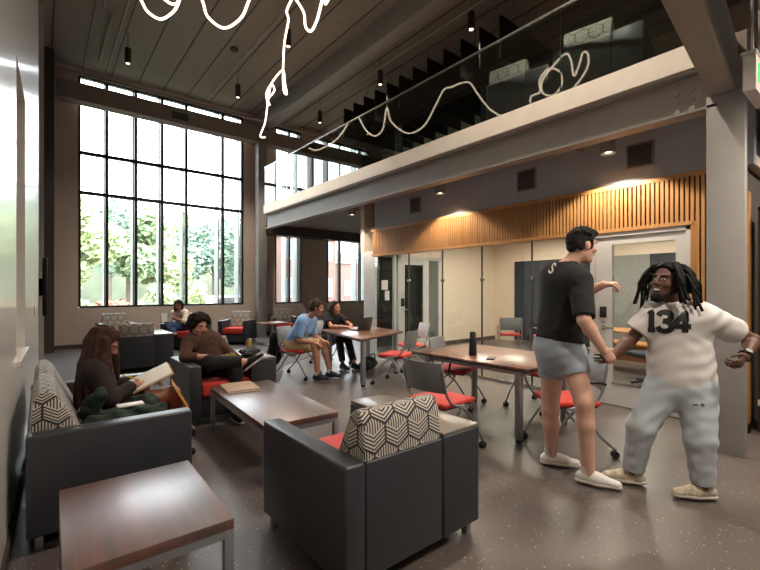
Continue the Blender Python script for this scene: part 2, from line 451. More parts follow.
MB().cyl((6.78, 7.5, .98), (6.78, 7.44, .98), .012).cyl((6.78, 7.44, .98), (6.90, 7.44, .98), .01).done('handle', 'chrome', dr)
sbox('dark_sheet_beyond_door', 'black', 6.55, 8.3, 8.3, 8.35, 0, 2.3)  # black sheet standing for the darkness seen through the far door
# near glazed door
dr = shell('door_2')
f = MB().box(5.56, 5.66, 2.44, 2.50, 0, 2.17).box(5.56, 5.66, 1.40, 1.46, 0, 2.17).box(5.56, 5.66, 1.40, 2.5, 2.12, 2.17); f.done('frame', 'frame_white', dr)
f = MB().box(5.58, 5.63, 2.24, 2.435, .01, 2.12).box(5.58, 5.63, 1.465, 1.56, .01, 2.12).box(5.58, 5.63, 1.56, 2.24, 2.02, 2.12).box(5.58, 5.63, 1.56, 2.24, .01, .28); f.done('leaf', 'frame_white', dr)
MB().box(5.60, 5.61, 1.56, 2.24, .28, 2.02).done('pane', 'glass', dr)
MB().box(5.57, 5.582, 1.56, 2.24, .275, .295).done('glazing_bead', 'chrome', dr)
MB().box(5.555, 5.58, 2.30, 2.38, 1.10, 1.24, r=.006).done('card_reader', 'black', dr)
MB().cyl((5.58, 2.34, .975), (5.52, 2.34, .975), .013).cyl((5.525, 2.345, .975), (5.525, 2.22, .975), .011).cyl((5.58, 2.34, .975), (5.572, 2.34, .975), .03).done('handle', 'chrome', dr)
MB().box(5.572, 5.58, 2.32, 2.36, 1.03, 1.06).done('lock', 'chrome', dr)
# oak post at the opening right of the near column
struct(MB().box(5.55, 5.66, .925, .985, .02, 2.45, r=.004).done('trim_18', 'oak'))
sbox('trim_19', 'black', 5.55, 5.66, .925, .985, 0, .1)
# back of the meeting room
cu = MB()
n = 60; pts = [(10.47 - .025 * (1 + math.sin(i * 1.4)), 6.8 - i * (2.55 / n)) for i in range(n + 1)]
cu.prism(pts + [(10.49, pts[-1][1]), (10.49, 6.8)], 2, .05, 2.25)
tag(cu.done('curtain', 'curtain', smooth=60), 'dark slate curtain at the back of the glass meeting room', 'curtain')
tag(MB().box(10.46, 10.49, 3.42, 4.22, .05, 2.25, r=.005).done('wall_panel', 'brick'), 'pale grey washed panel seen through the near door glass', 'panel')
tag(MB().box(10.44, 10.49, 1.2, 3.4, .05, 2.25, r=.005).done('wall_panel', 'curtain'), 'dark slate panel right of the pale one, seen through the near door glass', 'panel')
# under-mezzanine soffit near the windows, pipes
sbox('trim_20', 'dark_paint', 5.5, 10.4, 12.3, 12.7, 3.2, 3.5)
struct(MB().cyl((5.2, 7.6, 3.38), (10.2, 7.6, 3.38), .03).cyl((5.2, 8.1, 3.36), (10.2, 8.1, 3.36), .04).cyl((5.35, 1.2, 3.42), (5.35, 12.2, 3.42), .02).done('trim_21', 'pipe'))

# ------------------------------------------------------------------ fittings that are things
t = thing('glass_railing', 'clear glass balustrade with thin metal rail along the mezzanine edge', 'railing', (4.7, 0, 3.6))
ys = [1.03, 2.45, 3.9, 5.3, 6.7, 8.1, 9.5, 10.7]
for a, c in zip(ys, ys[1:]): MB().box(-.006, .006, a + .006, c - .006, .13, 1.13).done('glass_panel', 'rail_glass', t)
MB().box(-.014, .014, 1.03, 10.7, 1.125, 1.15).done('top_rail', 'chrome', t)

def vent(name, loc, w_, h_, label, rz=0, grp=None):
    t = thing(name, label, 'vent', loc, rz, grp)
    MB().box(-w_ / 2 - .025, w_ / 2 + .025, 0, .012, -h_ / 2 - .025, h_ / 2 + .025, r=.004).done('frame', 'steel', t)
    MB().box(-w_ / 2, w_ / 2, .008, .014, -h_ / 2, h_ / 2).done('backing', 'black', t)
    s = MB(); k = 8
    for i in range(k): s.box(-w_ / 2, w_ / 2, .012, .02, -h_ / 2 + h_ * (i + .3) / k, -h_ / 2 + h_ * (i + .85) / k)
    s.done('grille', 'grille', t); return t
vent('wall_vent', (5.63, 1.94, 3.08), .26, .26, 'square wall vent right of the lamp above the door', R(90))
vent('wall_vent', (5.63, 3.46, 3.09), .27, .28, 'square wall vent mid way along the grey wall above the oak slats', R(90))
vent('wall_vent', (5.63, 5.84, 3.09), .25, .27, 'farthest square wall vent above the oak slats', R(90))
vent('duct_vent', (2.95, 12.25, 6.17), .42, .2, 'dark rectangular vent on the boxed beam above the tall window', R(180))

# spot lamps
def spot_lamp(loc, label, grp, L=.34, rad=.065, rod=.35):
    t = thing('spot_lamp', label, 'lamp', loc, 0, grp)
    MB().lathe([(rad * .6, L), (rad, L - .01), (rad, .0), (rad * .86, .0), (rad * .82, .03)], n=20).done('housing', 'dark_metal', t)
    MB().cyl((0, 0, .012), (0, 0, .028), rad * .55, n=16).done('lens', 'lamp', t)
    MB().cyl((0, 0, L), (0, 0, L + rod), .008, n=8).done('stem', 'dark_metal', t)
    return t
M['dark_metal'] = mat('dark_metal', (70, 66, 62), .45, metal=.3)
cl = {(1.46, 10.37): 'over the left of the tall window', (3.87, 10.45): 'near the right end of the tall window', (3.84, 7.63): 'beside the hanging light loops',
      (6.3, 10.52): 'over the far end of the mezzanine', (6.24, 7.67): 'in the middle of the mezzanine row', (6.24, 4.98): 'nearest in the mezzanine row'}
for (x, y), wv in cl.items(): spot_lamp((x, y, 6.3), 'cylinder spot lamp under the high ceiling ' + wv, 'spot lamps under the high ceiling')
for (x, y), lb in {(5.2, 2.13): 'short grey cylinder lamp under the mezzanine above the near door', (5.2, 4.80): 'short grey cylinder lamp under the mezzanine above the middle of the glass wall',
                   (5.2, 7.35): 'short grey cylinder lamp under the mezzanine near the corner of the glass room'}.items():
    t = spot_lamp((x, y, 3.06), lb, 'cylinder lamps under the mezzanine', .17, .085, .27); t.children[0].data.materials[0] = M['steel']; t.children[1].scale = (.7, .7, 1)
# conduit by the near lamp
tag(MB().tube(spline([(4.95, 3.3, 3.16), (5.0, 2.8, 3.13), (5.05, 2.5, 3.17), (5.08, 2.35, 3.12), (5.12, 2.4, 3.18), (5.15, 2.26, 3.2)], 5), .012).done('lamp_cable', 'pipe'), 'thin looping cable leading to the lamp above the near door', 'cable')

# acoustic baffles over the mezzanine
for i in range(12):
    y = 9.5 - i * .455
    nm = MB().box(6.45, 8.6, y - .02, y + .02, 5.65, 6.42, r=.004).done('acoustic_baffle', 'baffle_black' if 'baffle_black' in M else M.setdefault('baffle_black', mat('black_felt', (17, 16, 16), .9)))
    for x in (6.9, 8.2): MB().cyl((x, y, 6.41), (x, y, 6.99), .004, n=6).done('cable', 'dark_metal', nm)
    tag(nm, 'black felt baffle hanging over the mezzanine, one of a row', 'baffle', 'black baffles over the mezzanine')
bl = [o for o in COL.objects if o.name.startswith('acoustic_baffle')]
for i, o in enumerate(bl):
    o['label'] = ('farthest black felt baffle hanging over the mezzanine' if i == 0 else 'nearest black felt baffle hanging over the mezzanine' if i == 11 else
                  'black felt baffle over the mezzanine, %s from the far end of the row' % ('second third fourth fifth sixth seventh eighth ninth tenth eleventh'.split()[i - 1]))

# exit sign
t = thing('exit_sign', 'white exit sign with green letters hanging from the dark ceiling', 'sign', (3.82, .60, 2.76), 0)
MB().box(-.21, .21, -.035, .035, 0, .24, r=.008).box(-.23, .23, -.04, .04, .235, .255, r=.004).done('housing', 'exit_white', t)
for s_ in (-.12, .12): MB().cyl((s_, 0, .25), (s_, 0, .862), .008, n=8).done('rod', 'exit_white', t)
for sgn in (-1, 1):
    me = text_mesh('EXIT', .16, .005, .002)
    o = link('lettering', me, 'exit_green', t, 0); o.location = (0, sgn * .037, .12); o.rotation_euler = (R(90), 0, R(180) if sgn > 0 else 0)

# wall screen on the far left wall
t = thing('wall_screen', 'black flat screen mounted edge-on on the far left wall', 'screen', (-.02, 9.5, 1.0))
MB().box(.05, .11, -.65, .65, .02, .98, r=.008).done('panel', 'black', t)
MB().box(0, .05, -.2, .2, .35, .65).done('bracket', 'dark_metal', t)
# light switch on the left wall
o = MB().box(0, .01, 3.0, 3.08, 1.16, 1.28, r=.003, M4=LW).done('light_switch', 'exit_white'); tag(o, 'small white switch plate near the edge of the left wall', 'switch')

for x_, z_, w_ in ((6.76, 1.455, .2), (6.68, 1.235, .14)):
    tag(MB().box(5.617, 5.6225, x_ - w_ / 2, x_ + w_ / 2, z_, z_ + .2).done('notice', 'paper'), 'white paper notice on the glass by the far corner, ' + ('upper' if z_ > 1.3 else 'lower') + ' of two', 'notice')
p_ = dirz(234, 51, 6.93)
tag(MB().lathe([(.07, .08), (.09, .05), (.085, .02), (.05, 0)], (p_.x, p_.y, 6.92), 20).done('smoke_detector', 'dark_metal'), 'small round detector on the high ceiling between the lamps', 'detector')
# display cabinet to the right of the oak post
t = thing('display_cabinet', 'dark display cabinet with a white shelf right of the oak post', 'cabinet', (5.95, .58, 0))
MB().box(-.25, .25, .27, .30, 0, 2.3).box(-.25, .25, -.30, -.27, 0, 2.3).box(-.25, .25, -.3, .3, 2.27, 2.3).done('body', M.setdefault('dark_wood', wood('dark_wood', (38, 24, 16), (66, 44, 28), 2)), t)
MB().box(.23, .25, -.27, .27, .02, 2.27).done('back_panel', 'black', t)
MB().box(-.27, .23, -.27, .30, .27, .33, r=.004).done('shelf', 'exit_white', t)
MB().box(-.24, -.2, -.27, .30, .03, .27).done('plinth', M.setdefault('brown_wood', wood('brown_wood', (90, 52, 30), (130, 80, 48), 2)), t)
for z in (.9, 1.4): MB().box(-.22, .23, -.27, .27, z, z + .025).done('shelf', 'dark_wood', t)

# ------------------------------------------------------------------ hanging light tubes (two runs)
def refl(x, y, z):
    """where the tube hangs, worked out from its mirror image in the railing glass (plane X = 4.7)"""
    dd = (z - EYE) / ((CY - y) / FPX); p = at(x, y, dd); return Vector((9.4 - p.x, p.y, p.z))
A = [refl(*q) for q in ((309, 148, 5.05), (318, 150, 5.0), (335, 141, 5.1), (347, 126, 5.38))]
p0, p1 = A[-1], refl(359, 118, 5.45)
A += [Vector(((p0.x + p1.x) / 2, (p0.y + p1.y) / 2, 5.66)), p1]
A += [refl(*q) for q in ((366, 130, 5.2), (375, 136, 5.0), (383, 129, 5.15), (387, 108, 5.48), (391, 121, 5.15), (402, 131, 4.88), (412, 133, 4.82), (425, 125, 4.95), (436, 105, 5.32),
                         (444, 90, 5.57), (452, 87, 5.61), (462, 83, 5.62), (470, 83, 5.57), (478, 94, 5.26), (490, 109, 4.92))]
A += [dirz(*q) for q in ((311, 31, 4.7), (317, 20, 4.66), (323, -2, 4.64))]
A += [refl(*q) for q in ((533, 108, 4.72), (531, 97, 4.9), (540, 92, 5.0), (540, 80, 5.15), (549, 69, 5.25), (560, 72, 5.2), (562, 84, 5.07), (554, 95, 4.95), (543, 93, 4.97), (543, 80, 5.15), (555, 64, 5.32),
                         (566, 54, 5.45), (571, 60, 5.38), (574, 76, 5.15), (579, 66, 5.28), (583, 53, 5.42), (588, 54, 5.4), (588, 66, 5.25), (581, 79, 5.08), (570, 92, 4.9))]
o = MB().tube(spline(A, 7), .0155, 10).done('light_tube', 'tube', smooth=180)
for k in (20, 70, 110, 150, 180):
    q = spline(A, 7); q = q[min(k, len(q) - 1)]; MB().cyl(q, (q.x, q.y, 6.99), .003, n=6).done('cable', 'steel', o)
tag(o, 'long glowing light tube in loops, hanging from ceiling toward the tall window', 'light')
B = [dirz(*q) for q in ((132, -16, 5.1), (141, 0, 5.0), (148, 12, 4.95), (161, 19, 4.9), (174, 11, 4.93), (180, -2, 5.0), (176, 4, 5.05), (168, 2, 5.08), (160, -8, 5.1), (170, -22, 5.1), (190, -20, 5.0), (202, 0, 4.95), (208, 17, 4.88), (224, 28, 4.82), (240, 19, 4.8), (248, 3, 4.78), (256, -22, 4.75))]
o = MB().tube(spline(B, 8), .0155, 10).done('light_tube', 'tube', smooth=180)
for k in (6, 45, 62, 120):
    q = spline(B, 8); q = q[min(k, len(q) - 1)]; MB().cyl(q, (q.x, q.y, 6.99), .003, n=6).done('cable', 'steel', o)
tag(o, 'shorter glowing light tube with two round loops at the top left', 'light')
# ================================================================== LOUNGE FURNITURE
def armchair(name, wide=0, seats=1, seat_w=.535):
    """faces local +y; wide = 0 both arms slim, +1 wide arm on +x, -1 wide arm on -x"""
    t = thing(name, '', 'armchair' if seats == 1 else 'sofa')
    slim, broad, dep = .115, .31, .90
    inner = seats * seat_w
    lw = broad if wide < 0 else slim; rw = broad if wide > 0 else slim
    W = lw + inner + rw; x0 = -W / 2; a = x0 + lw; b = a + inner
    yb, yf = -dep / 2, dep / 2
    for xx0, xx1, wd in ((x0, a, lw), (b, x0 + W, rw)):
        ar = MB().box(xx0, xx1, yb, yf, .085, .645, r=.014, seg=3).done('arm', 'vinyl', t)
        if wd == broad: MB().box(xx0 + .004, xx1 - .004, yb + .004, yf - .004, .645, .662, r=.005).done('arm_top', 'laminate', ar)
    MB().box(a + .003, b - .003, yb + .004, yb + .15, .085, .64, r=.012, seg=3).done('back', 'vinyl', t)
    MB().box(a + .002, b - .002, yb + .14, yf - .03, .085, .30, r=.01).done('base', 'vinyl', t)
    for i in range(seats):
        p, q = a + i * seat_w + .006, a + (i + 1) * seat_w - .006
        MB().box(p, q, yb + .15, yf + .0, .30, .455, r=.03, seg=4).done('seat_cushion', 'red', t)
        prof = [(yb + .012, .60), (yb + .03, .80), (yb + .06, .862), (yb + .105, .868), (yb + .15, .83), (yb + .33, .47), (yb + .16, .44), (yb + .152, .60)]
        MB().prism(prof, 0, p, q, r=.014, seg=3).done('back_cushion', 'hexf', t)
    for sx in (x0 + .05, x0 + W - .05):
        for sy in (yb + .06, yf - .06):
            MB().box(sx - .02, sx + .02, sy - .02, sy + .02, 0, .088, r=.003).done('leg', 'steel_leg', t)
    return t
slim_p = armchair('lounge_armchair'); wr_p = armchair('lounge_armchair', 1); wl_p = armchair('lounge_armchair', -1)
G = 'grey lounge armchairs with hexagon backs'
# slim 0.765 wide, broad 0.96 wide
place(wr_p, 0, (1.545, 2.005), 0, 'large grey armchair in the foreground, seen from behind, empty, with a broad right arm', G)
place(wl_p, 0, (1.69, 5.06), R(180), 'grey armchair where the person in the brown jacket sits, can on its broad arm', G)
place(slim_p, 0, (1.45, 12.2), R(180), 'empty grey armchair against the wall below the left end of the tall window', G)
place(wr_p, 1, (1.42, 8.78), 0, 'grey armchair seen from behind, between the long-haired writer and the tall window', G)
place(wl_p, 1, (2.85, 11.15), R(150), 'grey armchair below the window, holding the person who reads a book', G)
place(slim_p, 1, (4.17, 11.25), face_rz(-.62, -.78), 'empty grey armchair with bright red seat facing the room beside the far column', G)
place(slim_p, 1, (5.75, 11.75), face_rz(-.3, -.95), 'grey armchair under the first narrow window, behind the man in the blue shirt', G)
G2 = 'armchairs on the mezzanine'
place(wr_p, 1, (5.40, 2.25), R(-80), 'nearer of two hexagon-backed armchairs behind the mezzanine glass', G2, 3.7)
place(wr_p, 1, (5.42, 3.35), R(-80), 'farther of two hexagon-backed armchairs behind the mezzanine glass', G2, 3.7)
sofa = armchair('sofa', 0, 2, .72)
sofa.location = (.365, 3.805, 0); sofa.scale = (1, .95, 1); sofa.rotation_euler = (0, 0, R(-90)); sofa['label'] = 'grey two-seat sofa with hexagon back cushions along the left wall'

def low_table(name, lx, ly, h, label, th=.045, m='table'):
    t = thing(name, label, 'table')
    MB().box(-lx / 2, lx / 2, -ly / 2, ly / 2, h - th, h, r=.004, mi=0).done('table_top', m, t)
    f = MB(); i = .02; w = .035
    for sx in (-1, 1): f.box(sx * (lx / 2 - i) - w / 2, sx * (lx / 2 - i) + w / 2, -ly / 2 + i, ly / 2 - i, h - th - .035, h - th)
    for sy in (-1, 1): f.box(-lx / 2 + i, lx / 2 - i, sy * (ly / 2 - i) - w / 2, sy * (ly / 2 - i) + w / 2, h - th - .035, h - th)
    f.done('apron', 'steel_leg', t)
    for sx in (-1, 1):
        for sy in (-1, 1):
            MB().box(sx * (lx / 2 - i) - .02, sx * (lx / 2 - i) + .02, sy * (ly / 2 - i) - .02, sy * (ly / 2 - i) + .02, 0, h - th, r=.003).done('leg', 'steel_leg', t)
    return t
t = low_table('end_table', .59, .78, .47, 'low walnut end table in the bottom left corner beside the sofa arm'); t.location = (.36, 2.185, 0)
t.rotation_euler = (0, 0, R(-1))
t = low_table('coffee_table', .63, 1.52, .45, 'long walnut coffee table with a flat book on it, between sofa and armchairs'); t.location = (1.63, 3.66, 0); t.rotation_euler = (0, 0, R(-3))
# book on the coffee table
t = thing('book', 'closed beige book lying on the far end of the coffee table', 'book', (1.57, 4.19, .45), R(-8))
MB().box(-.15, .15, -.19, .19, .003, .022).done('pages', 'paper', t)
MB().box(-.155, .155, -.195, .195, .022, .027, r=.002).box(-.155, .155, -.195, .195, 0, .004, r=.001).box(-.156, -.15, -.195, .195, .002, .025).done('cover', 'book', t)
# small side table by the column
t = thing('side_table', 'small wooden side table in front of the far column beside the red seat', 'table', (4.75, 10.35, 0))
MB().box(-.33, .33, -.3, .3, .565, .6, r=.01).done('table_top', 'table_x', t)
MB().cyl((0, 0, .03), (0, 0, .565), .03).done('leg', 'steel_leg', t)
MB().box(-.22, .22, -.22, .22, 0, .03, r=.01).done('base', 'steel_leg', t)
# can on the broad arm
t = thing('drink_can', 'tall gold drinks can standing on the broad armchair arm', 'can', (2.05, 5.15, .662))
MB().lathe([(.024, 0), (.031, .008), (.031, .15), (.025, .165)], n=20).done('body', 'gold', t)
MB().lathe([(.025, .165), (.026, .168), (.022, .166)], n=20).done('lid', 'chrome', t)
t = thing('coaster', 'dark round coaster under the gold can', 'coaster', (2.05, 5.15, .662)); t['category'] = 'coaster'
D.objects.remove(t)

# ================================================================== WORK TABLES AND CHAIRS
t = thing('work_table', 'walnut work table with a black bottle on it, beside the two standing men', 'table', (3.96, 2.85, 0))
MB().box(-.54, .54, -.76, .76, .70, .73, r=.004).done('table_top', 'table_x', t)
MB().box(-.545, .545, -.765, .765, .694, .716, r=.006).done('edge_band', 'edge', t)
MB().box(-.44, .44, -.64, -.60, .64, .694).box(-.44, .44, .60, .64, .64, .694).box(-.44, -.40, -.6, .6, .64, .694).box(.40, .44, -.6, .6, .64, .694).done('apron', 'steel_leg', t)
for sx in (-1, 1):
    for sy in (-1, 1):
        l = MB().box(sx * .43 - .03, sx * .43 + .03, sy * .6 - .03, sy * .6 + .03, .03, .694, r=.006).done('leg', 'steel_leg', t)
        MB().cyl((sx * .43, sy * .6, 0), (sx * .43, sy * .6, .04), .03).done('foot', 'black', l)
t = thing('work_table', 'walnut work table with an open laptop, between the seated man and woman', 'table', (0, 0, 0))
c_ = [(3.62, 4.90), (4.92, 5.42), (5.12, 6.62), (4.0, 6.62)]
MB().prism(c_, 2, .70, .73, r=.004).done('table_top', 'table_x', t)
cx_, cy_ = 4.41, 5.88
MB().prism([(cx_ + (x - cx_) * 1.006, cy_ + (y - cy_) * 1.006) for x, y in c_], 2, .694, .716, r=.006).done('edge_band', 'edge', t)
for x, y in ((3.76, 5.03), (4.80, 5.47), (4.98, 6.5), (4.07, 6.45)):
    l = MB().box(x - .03, x + .03, y - .03, y + .03, .03, .694, r=.006).done('leg', 'steel_leg', t)
    MB().cyl((x, y, 0), (x, y, .04), .03).done('foot', 'black', l)

def task_chair(name, back_mat, arms=False, seat_mat='red'):
    t = thing(name, '', 'chair')
    st = MB().box(-.225, .225, -.2, .235, .43, .475, r=.02, seg=3).done('seat', seat_mat, t)
    MB().box(-.2, .2, -.18, .2, .415, .432, r=.006).done('seat_pan', 'black', st)
    # curved back panel
    bk = MB(); n = 10; f_, g_ = [], []
    for i in range(n + 1):
        u = -1 + 2 * i / n
        f_.append((u * .225, -.235 + .05 * u * u)); g_.append((u * .225, -.252 + .05 * u * u))
    bk.prism(f_ + g_[::-1], 2, .57, .835, r=.005)
    for v in bk.bm.verts: v.co.y -= (v.co.z - .57) * .22
    bk.done('backrest', back_mat, t)
    for s in (-1, 1):
        MB().tube(spline([(s * .235, .10, .42), (s * .235, -.10, .46), (s * .232, -.19, .55), (s * .228, -.225, .68), (s * .224, -.245, .78)], 4), .011).done('back_upright', 'steel_leg', t)
        for y1, yb_ in ((.30, .16), (-.30, -.1)):
            l = MB().tube(spline([(s * .235, -.04 if y1 > 0 else .04, .44), (s * .238, yb_ * .6, .36), (s * .245, yb_ + .06 * (1 if y1 > 0 else -1), .2), (s * .25, y1, .07)], 4), .0125).done('leg', 'steel_leg', t)
            c = MB().cyl((s * .25 - .022, y1, .03), (s * .25 - .006, y1, .03), .03).cyl((s * .25 + .006, y1, .03), (s * .25 + .022, y1, .03), .03).cyl((s * .25, y1, .045), (s * .25, y1, .08), .012)
            c.done('caster', 'black', l)
        if arms:
            MB().tube(spline([(s * .245, .02, .44), (s * .262, .05, .55), (s * .265, .06, .63), (s * .265, 0, .655), (s * .262, -.16, .65), (s * .24, -.22, .63)], 4), .013).done('armrest', 'black', t)
    MB().cyl((-.235, 0, .425), (.235, 0, .425), .012).done('crossbar', 'steel_leg', t)
    return t
pg = task_chair('task_chair', 'grey_plastic'); pl = task_chair('task_chair', 'pale_plastic'); pa = task_chair('task_chair', 'grey_plastic', True)
GC = 'red-seated chairs on casters'
place(pg, 0, (3.33, 6.30), face_rz(.55, -.84), 'grey chair on casters where the man in the blue shirt sits', GC)
place(pl, 0, (4.42, 6.98), face_rz(.1, -1), 'pale chair on casters where the woman at the laptop sits', GC)
place(pg, 1, (4.30, 4.86), face_rz(-.4, .92), 'empty grey-backed chair tucked under the near side of the laptop table', GC)
place(pl, 1, (5.27, 5.56), face_rz(-.93, .36), 'empty chair with pale, nearly white back at the right end of the laptop table', GC)
place(pg, 1, (2.84, 2.62), face_rz(1, .05), 'empty grey-backed chair between the foreground armchair and the bottle table', GC)
place(pa, 0, (4.08, 3.52), face_rz(.32, -.95), 'grey chair pushed in at the far end of the bottle table', GC)
place(pa, 1, (3.76, 1.90), face_rz(-.80, .60), 'chair with armrests pulled up behind the legs of the man in black', GC)
place(pg, 1, (4.78, 2.78), face_rz(-1, .05), 'chair on the glass wall side of the bottle table', GC)

def side_chair(name, seat_mat='red'):
    t = thing(name, '', 'chair')
    MB().box(-.22, .22, -.2, .22, .43, .47, r=.015, seg=3).done('seat', seat_mat, t)
    MB().box(-.22, .22, -.25, -.225, .56, .84, r=.01).done('backrest', 'grey_plastic', t)
    for s in (-1, 1):
        MB().tube([(s * .235, .2, 0), (s * .235, .2, .44), (s * .235, .2, .6), (s * .235, .17, .64), (s * .235, -.2, .64)], .012).done('leg', 'steel_leg', t)
        MB().tube([(s * .235, -.27, 0), (s * .235, -.22, .44), (s * .235, -.24, .84)], .012).done('leg', 'steel_leg', t)
    return t
sp = side_chair('side_chair')
place(sp, 0, (8.25, 5.5), face_rz(.75, .66), 'grey chair with red seat inside the glass meeting room, left one', 'chairs in the meeting room')
place(sp, 1, (8.45, 4.75), face_rz(.6, .8), 'grey chair with red seat inside the glass meeting room, behind the man in black', 'chairs in the meeting room')
t = thing('conference_chair', 'dark rounded chair seen through the glass of the near door', 'chair', (7.25, 2.35, 0), R(60))
MB().ball((0, -.22, .85), (.27, .06, .40), 20).done('backrest', M.setdefault('navy', mat('navy_fabric', (44, 52, 64), .85)), t)
MB().box(-.25, .25, -.22, .25, .42, .5, r=.03, seg=3).done('seat', 'navy', t)
MB().cyl((0, 0, .06), (0, 0, .42), .03).done('post', 'dark_metal', t)
for k in range(5): MB().tube([(0, 0, .08), (.28 * math.cos(k * 1.2566), .28 * math.sin(k * 1.2566), .03)], .02).done('foot', 'black', t)
t = thing('conference_table', 'light wooden meeting table seen low through the near door glass', 'table', (8.2, 3.3, 0))
MB().box(-.4, .4, -1.1, 1.1, .70, .735, r=.005).done('table_top', 'oak', t)
for sy in (-.8, .8): MB().box(-.25, .25, sy - .03, sy + .03, 0, .7).done('leg', 'steel_leg', t)
t = thing('storage_bench', 'low wooden bench seen at the bottom of the near door glass', 'bench', (9.6, 3.3, 0))
MB().box(-.3, .3, -.9, .9, .32, .36, r=.004).done('bench_top', 'oak', t)
MB().box(-.28, .28, -.88, .88, 0, .32).done('body', 'brown_wood', t)

# bottle, phone, laptop, bags
t = thing('bottle', 'tall matt black drinking bottle on the work table', 'bottle', (3.70, 2.93, .73))
MB().lathe([(.042, 0), (.044, .01), (.040, .17), (.034, .2)], n=24).done('body', 'black', t)
MB().lathe([(.034, .2), (.036, .205), (.032, .255), (.026, .26)], n=24).done('cap', 'dark_metal', t)
t = thing('phone', 'black phone lying on the work table right of the bottle', 'phone', (3.66, 2.66, .73), R(-62))
MB().box(-.04, .04, -.08, .08, 0, .012, r=.004).done('body', 'black', t)
MB().box(-.036, .036, -.074, .074, .0118, .0128).done('screen', 'dark_metal', t)
t = thing('laptop', 'open dark laptop in front of the seated woman', 'laptop', (4.47, 6.08, .73), R(188))
# local +y is the typist's far side of the keyboard; the lid rises at the far edge
MB().box(-.165, .165, -.115, .115, 0, .016, r=.004).done('base', 'dark_metal', t)
l = MB().box(-.165, .165, -.004, .004, 0, .225, r=.003).done('lid', 'dark_metal', t); l.location = (0, .115, .014); l.rotation_euler = (R(-14), 0, 0)
MB().box(-.155, .155, -.006, -.004, .012, .215).done('screen', M.setdefault('screen_on', emit('screen_on', (120, 130, 150), .35)), l)
MB().box(-.15, .15, -.02, .095, .016, .018).done('keyboard', 'black', t)
